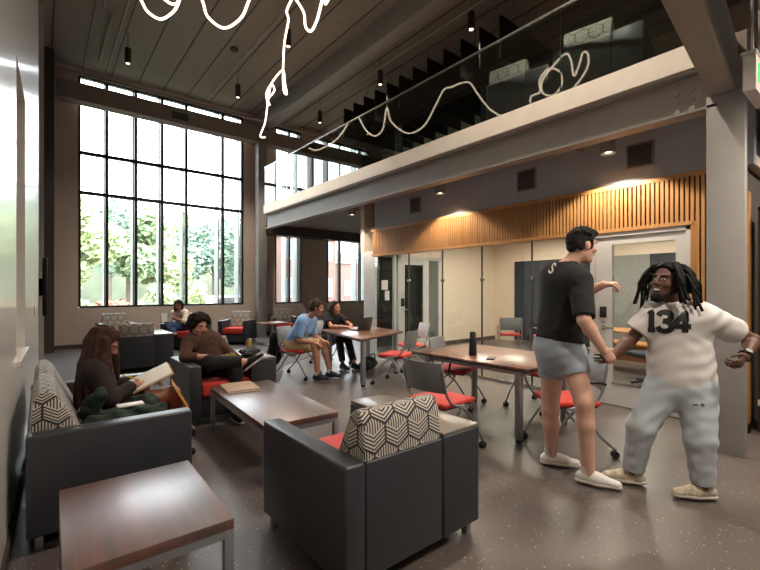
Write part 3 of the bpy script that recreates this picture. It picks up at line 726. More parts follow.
# ================================================================== PEOPLE: one continuous skin, grown from a blended distance field
class SDF:
    def __init__(s): s.ops = []
    def cone(s, a, b, ra, rb, k=.03, flat=None, cap=False, g=0):
        s.ops.append(('c', Vector(a), Vector(b), ra, rb, k, flat, cap)); return s
    def ell(s, c, r, frame=None, k=.02):
        s.ops.append(('e', Vector(c), r, frame, k)); return s
    def cut(s, p, n, region=None):
        """remove everything on the +n side of p (optionally only within a ball: centre, radius)"""
        s.ops.append(('x', Vector(p), Vector(n).normalized(), region)); return s
    def mesh(s, h, wob=0, wf=38, wz=1):
        lo = np.full(3, 1e9); hi = -lo
        for o in s.ops:
            if o[0] == 'c':
                for p, r in ((o[1], o[3]), (o[2], o[4])): lo = np.minimum(lo, np.array(p) - r); hi = np.maximum(hi, np.array(p) + r)
            elif o[0] == 'e':
                r = max(o[2]); lo = np.minimum(lo, np.array(o[1]) - r); hi = np.maximum(hi, np.array(o[1]) + r)
        lo -= 4 * h; hi += 4 * h
        n = np.ceil((hi - lo) / h).astype(int) + 1
        ax = [lo[i] + h * np.arange(n[i]) for i in range(3)]
        F = np.full(n, .25, np.float32)
        def sub(c0, c1, m):
            a = np.maximum(0, np.floor((c0 - m - lo) / h).astype(int)); b = np.minimum(n, np.ceil((c1 + m - lo) / h).astype(int) + 1)
            return tuple(slice(a[i], b[i]) for i in range(3))
        def grid(sl): return np.meshgrid(*[ax[i][sl[i]] for i in range(3)], indexing='ij')
        for o in s.ops:
            if o[0] == 'c':
                _, a, b, ra, rb, k, flat, cap = o
                a_, b_ = np.array(a), np.array(b); m = max(ra, rb) + k + 3 * h + .03
                sl = sub(np.minimum(a_, b_), np.maximum(a_, b_), m); X, Y, Z = grid(sl)
                P = [X - a_[0], Y - a_[1], Z - a_[2]]; B = b_ - a_; Bc = B.copy(); P0 = P
                if flat:
                    nn = np.array(Vector(flat[0]).normalized()); q = flat[1]
                    dt = (P[0] * nn[0] + P[1] * nn[1] + P[2] * nn[2]) * (1 / q - 1)
                    P = [P[i] + dt * nn[i] for i in range(3)]; B = B + nn * (B @ nn) * (1 / q - 1)
                bb = max(B @ B, 1e-9)
                t = np.clip((P[0] * B[0] + P[1] * B[1] + P[2] * B[2]) / bb, 0, 1)
                d = np.sqrt(sum((P[i] - t * B[i]) ** 2 for i in range(3))) - (ra + (rb - ra) * t)
                if flat: d = d * (.5 + .5 * flat[1])
                if cap:
                    u = Bc / np.linalg.norm(Bc)
                    d = np.maximum(d, (P0[0] - Bc[0]) * u[0] + (P0[1] - Bc[1]) * u[1] + (P0[2] - Bc[2]) * u[2])
            elif o[0] == 'e':
                _, c, r, fr, k = o
                c_ = np.array(c); m = max(r) + k + 3 * h
                sl = sub(c_, c_, m); X, Y, Z = grid(sl); P = [X - c_[0], Y - c_[1], Z - c_[2]]
                if fr is not None:
                    fr_ = [np.array(v) for v in fr]; P = [P[0] * f[0] + P[1] * f[1] + P[2] * f[2] for f in fr_]
                k0 = np.sqrt(sum((P[i] / r[i]) ** 2 for i in range(3))); k1 = np.sqrt(sum((P[i] / r[i] ** 2) ** 2 for i in range(3)))
                d = k0 * (k0 - 1) / np.maximum(k1, 1e-6)
            else:
                _, p, nn, reg = o
                if reg: c_ = np.array(reg[0]); sl = sub(c_, c_, reg[1])
                else: sl = (slice(None),) * 3
                X, Y, Z = grid(sl)
                d = (X - p[0]) * nn[0] + (Y - p[1]) * nn[1] + (Z - p[2]) * nn[2]
                if reg: d = np.where((X - reg[0][0]) ** 2 + (Y - reg[0][1]) ** 2 + (Z - reg[0][2]) ** 2 < reg[1] ** 2, d, -1)
                F[sl] = np.maximum(F[sl], d); continue
            f = F[sl]; hh = np.clip(.5 + .5 * (f - d) / max(k, 1e-4), 0, 1)
            F[sl] = f + (d - f) * hh - max(k, 1e-4) * hh * (1 - hh)
        if wob:
            X, Y, Z = np.meshgrid(*ax, indexing='ij')
            Zw = Z * wz; F += (wob * (np.sin(wf * X + 2.1 * np.sin(wf * .45 * Zw) + 1.3) * np.sin(wf * .8 * Zw + 1.7 * np.sin(wf * .5 * Y)) + .6 * np.sin(wf * 1.7 * Zw + wf * .9 * Y + 1.5 * np.sin(wf * .6 * X)))).astype(np.float32)
        return nets(F, lo, h)

def nets(F, lo, h):
    n = np.array(F.shape); S = F < 0; cs = n - 1
    pos = np.zeros(tuple(cs) + (3,), np.float32); cnt = np.zeros(tuple(cs), np.float32)
    offs = [(i, j, k) for i in (0, 1) for j in (0, 1) for k in (0, 1)]
    V = lambda o: F[o[0]:o[0] + cs[0], o[1]:o[1] + cs[1], o[2]:o[2] + cs[2]]
    for o in offs:
        for a in range(3):
            if o[a]: continue
            q = list(o); q[a] = 1; v0, v1 = V(o), V(q); m = (v0 < 0) != (v1 < 0)
            t = np.where(m, v0 / np.where(m, v0 - v1, 1), 0)
            for b in range(3): pos[..., b] += np.where(m, o[b] + (t if b == a else 0), 0)
            cnt += m
    act = cnt > 0; idx = np.full(tuple(cs), -1, np.int64); idx[act] = np.arange(act.sum())
    cell = np.argwhere(act); verts = lo + h * (cell + pos[act] / cnt[act][:, None])
    quads = []
    for a in range(3):
        b, c = (a + 1) % 3, (a + 2) % 3
        s0 = [slice(0, cs[i]) for i in range(3)]; s1 = list(s0); s0[a] = slice(0, n[a] - 1); s1[a] = slice(1, n[a])
        for i in (b, c): s0[i] = slice(0, cs[i]); s1[i] = slice(0, cs[i])
        A_, B_ = S[tuple(s0)], S[tuple(s1)]
        e = np.argwhere(A_ != B_); e = e[(e[:, b] > 0) & (e[:, c] > 0)]
        inside = A_[e[:, 0], e[:, 1], e[:, 2]]
        def I(db, dc):
            p = e.copy(); p[:, b] -= db; p[:, c] -= dc; return idx[p[:, 0], p[:, 1], p[:, 2]]
        q = np.stack([I(1, 1), I(0, 1), I(0, 0), I(1, 0)], 1)
        q[~inside] = q[~inside][:, ::-1]; quads.append(q)
    return verts, np.concatenate(quads)

def sdf_obj(name, s, h, mats, parent, wob=0, wf=38, marks=None, relax=1, wz=1):
    v, q = s.mesh(h, wob, wf, wz)
    for _ in range(relax):                                   # one light smoothing pass
        acc = np.zeros_like(v); c = np.zeros(len(v))
        for i in range(4):
            for j in (1, 3): np.add.at(acc, q[:, i], v[q[:, (i + j) % 4]]); np.add.at(c, q[:, i], 1)
        v = v * .5 + .5 * acc / np.maximum(c, 1)[:, None]
    me = D.meshes.new(name); me.from_pydata(v.tolist(), [], q.tolist()); me.update()
    o = link(name, me, mats, parent, 180)
    if marks:
        fc = v[q].mean(1); mi = np.zeros(len(q), np.int32)
        for c, r, fr, k in marks:
            d = fc - np.array(c); P = np.stack([d @ np.array(f) for f in fr], 1) / np.array(r)
            mi[(P ** 2).sum(1) < 1] = k
        me.polygons.foreach_set('material_index', mi)
    return o

SKIN = {}
def skin(name, c):
    if name not in SKIN:
        m = mat('skin_' + name, c, .55, var=.05, nscale=14); p = m.node_tree.nodes['Principled BSDF']
        p.inputs['Subsurface Weight'].default_value = .12; p.inputs['Subsurface Radius'].default_value = (.02, .008, .004); SKIN[name] = m
    return SKIN[name]
M['eye_white'] = mat('eye_white', (210, 205, 198), .3, var=.02)
M['iris'] = mat('iris', (34, 24, 18), .2)
M['lip'] = mat('lips', (150, 88, 78), .5); M['lip_dark'] = mat('lips_dark', (92, 52, 44), .5)
M['teeth'] = mat('teeth', (230, 224, 212), .35, var=.02)

def fr_of(f, u):
    f = Vector(f).normalized(); u = (Vector(u) - f * Vector(u).dot(f)).normalized(); return f.cross(u), f, u      # right, forward, up

def head(S, c, f, u, sc=1.0, smile=False, female=False, lipmat=3):
    r, f, u = fr_of(f, u); c = Vector(c); fr = (r, f, u); P = lambda a, b, d: c + (r * a + f * b + u * d) * sc
    Q = lambda *q: tuple(x * sc for x in q)
    S.ell(P(0, -.012, .035), Q(.076, .097, .092), fr, .02)
    S.ell(P(0, .018, -.03), Q(.064, .075, .085), fr, .03)
    S.ell(P(0, .042, -.085), Q(.042, .044, .034), fr, .025)          # jaw and chin
    S.ell(P(0, .076, -.103), Q(.018, .014, .014), fr, .015)
    for s in (-1, 1):
        S.ell(P(s * .045, .062, -.022), Q(.024, .022, .022), fr, .02)   # cheek
        S.ell(P(s * .031, .082, .036), Q(.026, .014, .009), fr, .012)   # brow
        S.ell(P(s * .078, -.006, -.004), Q(.010, .020, .031), (r, (f + r * s * -.35).normalized(), u), .006)   # ear
        S.ell(P(s * .031, .080, .012), Q(.0135, .0115, .010), fr, .003)  # eyeball
    S.cone(P(0, .092, .022), P(0, .112, -.018), .008 * sc, .0125 * sc, .010)
    for s in (-1, 1): S.ell(P(s * .012, .100, -.021), Q(.009, .010, .008), fr, .006)
    S.ell(P(0, .088, -.052), Q(.024 if not smile else .029, .012, .0065), fr, .005)
    S.ell(P(0, .086, -.066), Q(.021 if not smile else .026, .012, .0075), fr, .005)
    mk = []
    for s in (-1, 1):
        mk.append((P(s * .031, .092, .0115), Q(.0125, .012, .0065), fr, 1))
        mk.append((P(s * .031, .094, .0115), Q(.0055, .014, .0062), fr, 2))
        mk.append((P(s * .032, .096, .036), Q(.021, .016, .0048), fr, 4))
    mk.append((P(0, .098, -.059), Q(.026 if not smile else .031, .016, .0135), fr, 3))
    if smile: mk.append((P(0, .100, -.0585), Q(.025, .018, .0062), fr, 5))
    return mk

def hand(S, wrist, d, palm, thumb, curl=.6, sc=1.0, wr=.026, thumb_in=.5):
    """wrist point, direction to the knuckles, palm normal, direction of the thumb side"""
    d = Vector(d).normalized(); n = Vector(palm); n = (n - d * n.dot(d)).normalized()
    w = d.cross(n); w = w if w.dot(Vector(thumb)) > 0 else -w
    W = Vector(wrist); kn = W + d * .088 * sc
    S.cone(W + d * .02 * sc, kn - d * .012 * sc, .031 * sc, .037 * sc, .015, (n, .42))
    S.ell(W + d * .035 * sc + w * .022 * sc + n * .008 * sc, (.018 * sc, .026 * sc, .016 * sc), (n, d, w), .012)
    L = ((.030, .046, .027, .021), (.010, .050, .031, .022), (-.010, .047, .029, .021), (-.028, .037, .022, .019))
    for i, (off, l1, l2, l3) in enumerate(L):
        p = kn + w * off * sc - d * abs(off) * .25 * sc; cu = curl if not isinstance(curl, (list, tuple)) else curl[i]
        rr = (.0092, .0086, .0078, .0068) if i < 3 else (.0080, .0074, .0068, .0060)
        a = 0; q = p - d * .015 * sc
        pts = [q, p]
        for ll, k in ((l1, .75), (l2, 1.15), (l3, .8)):
            a += cu * k; p = p + (d * math.cos(a) + n * math.sin(a) + w * off * .8) .normalized() * ll * sc; pts.append(p)
        for j in range(4): S.cone(pts[j], pts[j + 1], rr[max(j - 1, 0)] * sc, rr[j] * sc, .0035)
    b = W + d * .028 * sc + w * .028 * sc; t1 = b + (d * .7 + w * .75 + n * .35).normalized() * .036 * sc
    t2 = t1 + (d * .9 + w * (.35 - .5 * thumb_in) + n * (.3 + .5 * thumb_in)).normalized() * .032 * sc; t3 = t2 + (d * .8 - w * .3 * thumb_in + n * (.4 + .4 * thumb_in)).normalized() * .026 * sc
    S.cone(b, t1, .015 * sc, .0115 * sc, .01); S.cone(t1, t2, .011 * sc, .010 * sc, .004); S.cone(t2, t3, .010 * sc, .008 * sc, .003)

def arm(S, sh, el, wr, b=1.0):
    S.cone(sh, el, .050 * b, .040 * b, .03)
    m = el.lerp(wr, .3); S.cone(el, m, .040 * b, .041 * b, .02); S.cone(m, wr, .041 * b, .027 * b, .02)
def leg(S, hip, kn, an, b=1.0):
    m = kn.lerp(an, .32); S.cone(hip, kn, .088 * b, .060 * b, .04); S.cone(kn, m, .057 * b, .056 * b, .03); S.cone(m, an, .056 * b, .038 * b, .03)

class Person:
    """joints are world points; everything is stored relative to the root on the ground"""
    def __init__(s, label, root, h=.007, skin_='light', skin_c=(196, 146, 120), hair=(30, 24, 22), lip='lip'):
        s.t = thing('person', label, 'person', root); s.o = Vector(root); s.h = h
        s.mats = [skin(skin_, skin_c), 'eye_white', 'iris', lip, mat('brow', hair, .8), 'teeth']
        s.hair_m = mat('hair', hair, .75, var=.3, nscale=40, spec=.25); s.B = SDF(); s.marks = []; s.N = {}
    def L(s, p): return Vector(p) - s.o
    def torso(s, S, g, F, w=1.0, belly=0, low=True):
        N = s.N; sp = (N['neck'] - N['pelvis']); ch = N['pelvis'].lerp(N['neck'], .70); ws = N['pelvis'].lerp(N['neck'], .34)
        shm = (N['shL'] + N['shR']) / 2
        if low: S.cone(N['pelvis'] - sp * .04, N['pelvis'] + sp * .12, .165 * w + g, .155 * w + g, .05, (F, .72))
        S.cone(N['pelvis'] + sp * .1, ws, .152 * w + g, .142 * w + g, .05, (F, .70))
        S.cone(ws, ch, .142 * w + g, .168 * w + g, .06, (F, .66))
        S.cone(N['shL'].lerp(shm, .2), N['shR'].lerp(shm, .2), .068 * w + g, .068 * w + g, .06)
        if belly: S.ell(N['pelvis'].lerp(N['neck'], .3) + F * .06, (.15 * w + belly, .12 + belly, .19), (F.cross(UP), F, UP), .06)
        for k in ('shL', 'shR'): S.cone(N['neck'] - sp * .03, N[k].lerp(N['neck'], .3), .050 + g, .055 + g, .05)
    def build(s, joints, F, f, u, top=None, bottom=None, shoes=None, bulk=1.0, limb=1.0, belly=0, head_s=1.0, smile=False, hands=(), neck_r=.052, toes=None, sleeve=.85, leg_f=.9, top_col=None, bot_col=None, hem=.0, collar=.02, wob=.0018, top_g=.016, pant_w=1.0, sock=None, hem_n=None, sleeve_r=1.0, slen=1.0):
        s.slen = slen
        N = s.N = {k: s.L(v) for k, v in joints.items()}; F = Vector(F).normalized(); s.F = F; sp = (N['neck'] - N['pelvis']).normalized()
        B = s.B
        s.torso(B, -.006, F, bulk, 0)
        B.cone(N['neck'] - sp * .02, N['head'] - Vector(u) * .05 * head_s - Vector(f) * .015, neck_r, neck_r * .96, .03)
        s.marks = head(B, N['head'], f, u, head_s, smile)
        for q in 'LR':
            arm(B, N['sh' + q], N['el' + q], N['wr' + q], limb); leg(B, N['hip' + q], N['kn' + q], N['an' + q], limb)
        for (wk, d, pn, th, cu, ti) in hands: hand(B, N[wk] + Vector(d).normalized() * -.005, d, pn, th, cu, thumb_in=ti)
        for q in 'LR':
            tv = Vector(toes[q]).normalized(); a = N['an' + q]
            B.cone(a - tv * .03 - UP * .03, a + tv * .12 - UP * .045, .035, .03, .03)
        sdf_obj('body', B, s.h, s.mats, s.t, marks=s.marks)
        if top:
            S = SDF(); s.torso(S, top_g, F, bulk, belly)
            S.cut(N['pelvis'] - sp * hem, -(Vector(hem_n) if hem_n else sp))
            S.cut(N['neck'] + sp * collar + F * .0, (sp + F * -.15), (N['neck'] + sp * (collar + .1), .105 + collar))
            for q in 'LR':
                if sleeve <= 1: S.cone(N['sh' + q], N['sh' + q].lerp(N['el' + q], sleeve), (.054 * limb + top_g) * sleeve_r, (.048 * limb + top_g * 1.3) * sleeve_r, .035, cap=True)
                else:
                    S.cone(N['sh' + q], N['el' + q], .054 * limb + top_g, .046 * limb + top_g, .035)
                    S.cone(N['el' + q], N['el' + q].lerp(N['wr' + q], sleeve - 1), .045 * limb + top_g, .034 * limb + top_g, .02, cap=True)
            s.top = sdf_obj(top, S, s.h, [top_col], s.t, wob=wob)
        if bottom:
            S = SDF(); g = .018
            S.cone(N['pelvis'] - sp * .05, N['pelvis'] + sp * .1, .165 * bulk + g, .152 * bulk + g, .05, (F, .74)); S.cut(N['pelvis'] + sp * .13, sp)
            for q in 'LR':
                if leg_f <= 1: S.cone(N['hip' + q], N['hip' + q].lerp(N['kn' + q], leg_f), (.094 * limb + g) * pant_w, (.074 * limb + g) * pant_w, .03, cap=True)
                else:
                    S.cone(N['hip' + q], N['kn' + q], (.092 * limb + g) * pant_w, (.066 * limb + g) * pant_w, .03)
                    S.cone(N['kn' + q], N['kn' + q].lerp(N['an' + q], leg_f - 1), (.064 * limb + g) * pant_w, (.046 * limb + g) * pant_w, .03, cap=True)
            s.bottom = sdf_obj(bottom, S, s.h, [bot_col], s.t, wob=wob)
        if shoes:
            for q in 'LR':
                s.shoe(N['an' + q], Vector(toes[q]).normalized(), *shoes, sock=sock, flat=abs(Vector(toes[q]).normalized().z) < .25)
    def shoe(s, a, tv, upper, sole, sock=None, flat=True):
        up = UP if flat else (UP - tv * UP.dot(tv)).normalized()
        g = a - up * .075; 
        if flat: g.z = max(.0, g.z)
        side = tv.cross(up)
        P = lambda f_, z_, x_=0: g + tv * f_ * s.slen + up * z_ + side * x_
        S = SDF(); S.cone(P(-.045, .040), P(.06, .040), .040, .043, .02, (up, .9)); S.cone(P(.05, .036), P(.165, .028), .044, .036, .03, (up, .75))
        S.cone(P(-.02, .06), P(-.012, .095), .042, .038, .02, cap=True); S.cone(P(.0, .07), P(.10, .045), .034, .03, .02)
        S.cut(P(0, .014), -up)
        sh = sdf_obj('shoe', S, max(.005, s.h * .8), [upper], s.t)
        S = SDF(); S.cone(P(-.045, .012), P(.06, .012), .044, .046, .02, (up, .5)); S.cone(P(.05, .012), P(.168, .012), .047, .038, .03, (up, .5)); S.cut(P(0, .024), up); S.cut(P(0, .0), -up)
        sdf_obj('sole', S, .005, [sole], sh)
        if sock:
            S = SDF(); S.cone(P(-.012, .05), P(-.012, .125), .044, .044, .02, cap=True); sdf_obj('sock', S, .006, [sock], s.t)
    # ---- hair
    def cap(s, f, u, sc=1.0, g=.012, front=.055, low=-.03, bumps=0, br=.02, seed=1, extra=None, name='hair', h=None, wob=0, slope=.55, fade=False):
        r, f, u = fr_of(f, u); c = s.N['head']; P = lambda a, b, d: c + (r * a + f * b + u * d) * sc
        S = SDF(); S.ell(P(0, -.014, .038), ((.078 + g) * sc, (.098 + g) * sc, (.094 + g) * sc), (r, f, u), .01)
        S.ell(P(0, -.04, -.01), ((.070 + g) * sc, (.065 + g) * sc, (.08 + g) * sc), (r, f, u), .02)
        S.cut(P(0, front, .075), (f - u * .55 ), None); S.cut(P(0, -.03, low), (-u + f * slope))
        rnd = random.Random(seed)
        for i in range(bumps):
            th, ph = rnd.uniform(0, 2 * math.pi), rnd.uniform(-.25, 1.45)
            v = (r * math.cos(th) * math.cos(ph) + f * math.sin(th) * math.cos(ph) + u * math.sin(ph))
            if v.dot(f) > .55 and v.dot(u) < .45: continue
            q = P(0, -.012, .036) + Vector(v) * (.088 + g) * sc
            S.ell(q, (br * rnd.uniform(.7, 1.2),) * 3, None, .012)
        if extra: extra(S, P, r, f, u)
        if fade:                                                   # short sides, sideburns and nape
            for s_ in (-1, 1):
                S.ell(P(s_ * .073, .026, .010), (.009 * sc, .014 * sc, .034 * sc), (r, f, u), .008)
                S.ell(P(s_ * .064, -.050, -.004), (.018 * sc, .036 * sc, .040 * sc), (r, f, u), .012)
            S.ell(P(0, -.080, -.018), (.058 * sc, .028 * sc, .040 * sc), (r, f, u), .015)
        return sdf_obj(name, S, h or s.h, [s.hair_m], s.t, wob=wob, wf=90, wz=.12)
V = Vector
NOF = lambda s: s
# ---- tall man in black, mid handshake
C_ = dict(blk=mat('black_cotton', (17, 17, 20), .9, var=.12, nscale=12), shorts=mat('grey_shorts', (150, 160, 170), .8, var=.05, bump=.15, bscale=260),
          wht=mat('white_cotton', (206, 202, 200), .8, var=.02, bump=.1, bscale=260), sweat=mat('pale_grey_sweatpants', (176, 184, 190), .85, var=.05, bump=.2, bscale=200),
          shoe=mat('white_leather', (226, 222, 216), .5, var=.03), sole=mat('pale_rubber', (206, 198, 186), .6), beige=mat('beige_knit', (196, 182, 160), .8, var=.35, nscale=45),
          brown=mat('brown_knit', (84, 56, 46), .9, var=.3, nscale=40), dark=mat('dark_cloth', (20, 18, 20), .9), navy=mat('navy_shoe', (30, 36, 52), .6),
          blue=mat('sky_blue_cotton', (126, 164, 214), .8, var=.04), khaki=mat('khaki_cotton', (200, 172, 132), .85, var=.05), jean=mat('blue_denim', (44, 62, 104), .85, var=.15, nscale=30),
          dbrown=mat('dark_brown_cloth', (40, 30, 27), .9), leggings=mat('charcoal_leggings', (42, 36, 36), .85), green=mat('dark_green_cloth', (26, 42, 34), .9, var=.25, nscale=20),
          cream=mat('cream_cotton', (222, 210, 198), .8))
M.update({'c_' + k: v for k, v in C_.items()})

J = dict(neck=at(566, 265, 3.32), head=at(582, 246, 3.30), shR=at(581, 282, 3.14), shL=at(552, 275, 3.50), elR=at(584, 320, 3.0), wrR=at(603, 350, 2.99),
         elL=at(575, 298, 3.62), wrL=at(604, 284.5, 3.42), pelvis=at(559, 343, 3.33), hipR=at(570, 356, 3.24), hipL=at(553, 356, 3.42),
         knR=at(584, 402, 3.11), anR=V((3.175, 1.44, .09)), knL=at(550, 408, 3.42), anL=V((3.285, 1.79, .09)))
p = Person('tall man in black T-shirt and grey shorts clasping the hand of the man in white', (3.2, 1.65, 0), .006, 'fair', (208, 164, 144), (26, 20, 18))
F1 = VR * .95 + VF * .25; hf = VR * .97 + VF * .16 - UP * .12
p.build(J, F1, hf, UP + VR * .14, 'tshirt', 'shorts', ('c_shoe', 'c_sole'), slen=1.1, bulk=1.2, limb=1.12, neck_r=.060, head_s=1.08, smile=True,
        toes=dict(R=V((.113, -.31, 0)), L=V((.155, -.227, 0))), sleeve=.93, leg_f=.42, top_col='c_blk', bot_col='c_shorts', sock='c_wht', hem=-.03, pant_w=1.02, sleeve_r=1.04,
        hands=[('wrR', at(613, 361, 2.99) - at(603, 350, 2.99), VF, UP, .75, .6), ('wrL', VR * .95 + UP * .1, -UP, -VF, 1.05, .8)])
def quiff(S, P, r, f, u):
    for i in range(9): S.ell(P(-.045 + .0112 * i, .050 + .006 * (i % 2), .098), (.016, .034, .026), (r, (f + u * .2).normalized(), u), .014)
p.cap(hf, UP + VR * .14, 1.08, .009, front=.066, low=.024, slope=.30, fade=True, bumps=40, br=.015, seed=3, extra=quiff, wob=.0015)
# white mark printed on the upper back
GLYPH = {'=': [[(-.45, -.04), (-.08, .06)], [(.12, -.02), (.45, .06)], [(.12, .12), (.42, .18)]],
         '1': [[(-.02, .30), (.10, .44), (.10, -.44)], [(-.04, -.43), (.24, -.43)]],
         '3': [[(-.26, .26), (-.16, .40), (.02, .44), (.18, .38), (.23, .24), (.17, .10), (.02, .03), (-.08, .03)], [(.02, .03), (.19, -.04), (.26, -.20), (.19, -.37), (.0, -.44), (-.18, -.39), (-.28, -.24)]],
         '4': [[(.13, -.46), (.13, .44), (-.32, -.18), (.34, -.18)]],
         'S': [[(.24, .26), (.14, .40), (-.02, .44), (-.18, .37), (-.22, .22), (-.10, .08), (.10, -.04), (.22, -.18), (.18, -.36), (.0, -.44), (-.18, -.39), (-.26, -.24)]]}
def print_on(person, body, size, center, F, up, m, name, w=.17, cloth=None):
    cloth = cloth or person.top
    """bold lettering laid on the cloth: strokes drawn flat, then each point dropped along -F onto the garment"""
    bm = bmesh.new(); pen = -.31 * (len(body) - 1)
    for ch in body:
        for st in GLYPH[ch]:
            pts = [Vector((x + pen, y, 0)) * size for x, y in st]
            if len(pts) > 4: pts = spline(pts, 4)
            fine = [pts[0]]
            for a, b in zip(pts, pts[1:]):
                k = max(1, int((b - a).length / .006)); fine += [a.lerp(b, (i + 1) / k) for i in range(k)]
            prev = None
            for i, c in enumerate(fine):
                t_ = (fine[min(i + 1, len(fine) - 1)] - fine[max(i - 1, 0)]).normalized(); n_ = Vector((-t_.y, t_.x, 0)) * (w * size / 2)
                row = [bm.verts.new(c + n_ * (1 - j / 2.5)) for j in range(6)]
                if prev: [bm.faces.new((prev[j], prev[j + 1], row[j + 1], row[j])) for j in range(5)]
                prev = row
        pen += .62
    tm = cloth.data; bv = BVHTree.FromPolygons([v.co for v in tm.vertices], [tuple(q.vertices) for q in tm.polygons])
    F = Vector(F).normalized(); side = Vector(up).cross(F).normalized(); upv = F.cross(side)
    c = person.L(center); bad = []
    for v in bm.verts:
        hit = bv.ray_cast(c + side * v.co.x + upv * v.co.y + F * .5, -F)
        if hit[0] is None: bad.append(v)
        else: v.co = hit[0] + F * .004
    bmesh.ops.delete(bm, geom=bad, context='VERTS')
    me = D.meshes.new(name); bm.normal_update(); bm.to_mesh(me); bm.free()
    return link(name, me, m, cloth, 0)
print_on(p, 'S', .085, at(552, 268, 3.3), -F1 * .85 - VF * .55, UP + VR * .5, 'exit_white', 'back_print')

# ---- man in white 134 shirt
J = dict(neck=at(677, 306, 3.06), head=at(667, 283, 3.05), shR=at(652, 317, 3.12), shL=at(706, 318, 2.97), elR=at(629, 341, 3.17), wrR=at(613, 355.5, 3.06),
         elL=at(753, 340, 3.02), wrL=at(745, 357, 2.85), pelvis=at(681, 378, 3.04), hipR=at(664, 386, 3.08), hipL=at(697, 388, 2.99),
         knR=at(641, 428, 3.06), anR=V((3.435, 1.235, .09)), knL=at(700, 440, 2.90), anL=V((3.565, .835, .09)))
q = Person('laughing man with dreadlocks in white 134 T-shirt and pale grey sweatpants', (3.5, 1.05, 0), .006, 'deep', (92, 60, 46), (9, 8, 8), 'lip_dark')
F2 = -VR * .42 - VF * .90; hf2 = -VR * .90 - VF * .38 + UP * .16
q.build(J, F2, hf2, UP + VR * .18, 'tshirt', 'sweatpants', ('c_beige', 'c_sole'), bulk=1.12, limb=1.10, belly=.0, neck_r=.066, head_s=1.10, smile=True,
        toes=dict(R=V((-.09, .186, 0)), L=V((-.17, .17, 0))), sleeve=.62, leg_f=1.93, top_col='c_wht', bot_col='c_sweat', hem=.10, wob=.003, pant_w=1.06, sleeve_r=1.16, top_g=.022,
        hem_n=(UP * 1 - VR * .22), hands=[('wrR', at(605, 359, 3.0) - at(613, 355.5, 3.06), VF, UP, .6, .5), ('wrL', at(738, 367, 2.80) - at(745, 357, 2.85), -VR * .8 - UP * .3, -VF * .6 + UP * .6, .85, .6)])
q.cap(hf2, UP + VR * .18, 1.10, .018, front=.060, low=-.06, wob=.004)
r_, f_, u_ = fr_of(hf2, UP + VR * .18); hc = q.N['head']; mb = MB(); rnd = random.Random(5)
for i in range(74):
    th = rnd.uniform(-2.6, 2.6) + math.pi; ph = rnd.uniform(.05, 1.25)
    v = (f_ * math.cos(th) + r_ * math.sin(th)) * math.cos(ph) + u_ * math.sin(ph)
    a = hc + V((v.x, v.y, v.z)) * .108 + u_ * .035
    out = V((v.x, v.y, 0)); out = out.normalized() if out.length > .01 else -f_
    if out.dot(f_) > .62: continue
    L_ = rnd.uniform(.15, .27); o2 = out * rnd.uniform(.02, .05)
    b = a + out * .035 + UP * .0; c = b + o2 - UP * L_ * .5; d = c + out * rnd.uniform(-.0, .05) - UP * L_ * .5 + r_ * rnd.uniform(-.02, .02)
    pts = spline([a - out * .02, b, b * .4 + c * .6 + out * .015, c, d], 3)
    n_ = len(pts); mb.tube(pts, [.0125 * (1 - .35 * k / (n_ - 1)) * (1 + .12 * math.sin(k * 2.3)) for k in range(n_)], 7)
mb.done('dreadlocks', q.hair_m, q.t, 180)
S = SDF(); Pq = lambda a, b, c: hc + (r_ * a + f_ * b + u_ * c) * 1.1
S.ell(Pq(0, .075, -.112), (.042, .03, .034), (r_, f_, u_), .02)
for s_ in (-1, 1): S.cone(Pq(s_ * .03, .06, -.108), Pq(s_ * .066, .01, -.05), .02, .012, .02)
sdf_obj('beard', S, .006, [q.hair_m], q.t, wob=.002, wf=120)
print_on(q, '134', .155, at(664, 322, 2.95) , F2 * .75 - VR * .28, UP + VR * .02, 'black', 'chest_number', .235)
print_on(q, '=', .06, at(695, 404, 2.9), -VF, UP, 'grille', 'trouser_mark', .2, q.bottom)
wl = q.N['wrL']; fd = (wl - q.N['elL']).normalized()
mb = MB(); t_ = fd.orthogonal().normalized(); s_ = fd.cross(t_)
mb.tube([wl - fd * .02 + (t_ * math.cos(k * math.pi / 10) + s_ * math.sin(k * math.pi / 10)) * .037 for k in range(20)], .009, 8, closed=True)
cdir = (-VF * .7 - VR * .6); cdir = (cdir - fd * cdir.dot(fd)).normalized()
mb.cyl(wl - fd * .02 + cdir * .030, wl - fd * .02 + cdir * .048, .021, n=20); mb.done('wristwatch', 'black', q.t)
ph = at(738.5, 364, 2.775)

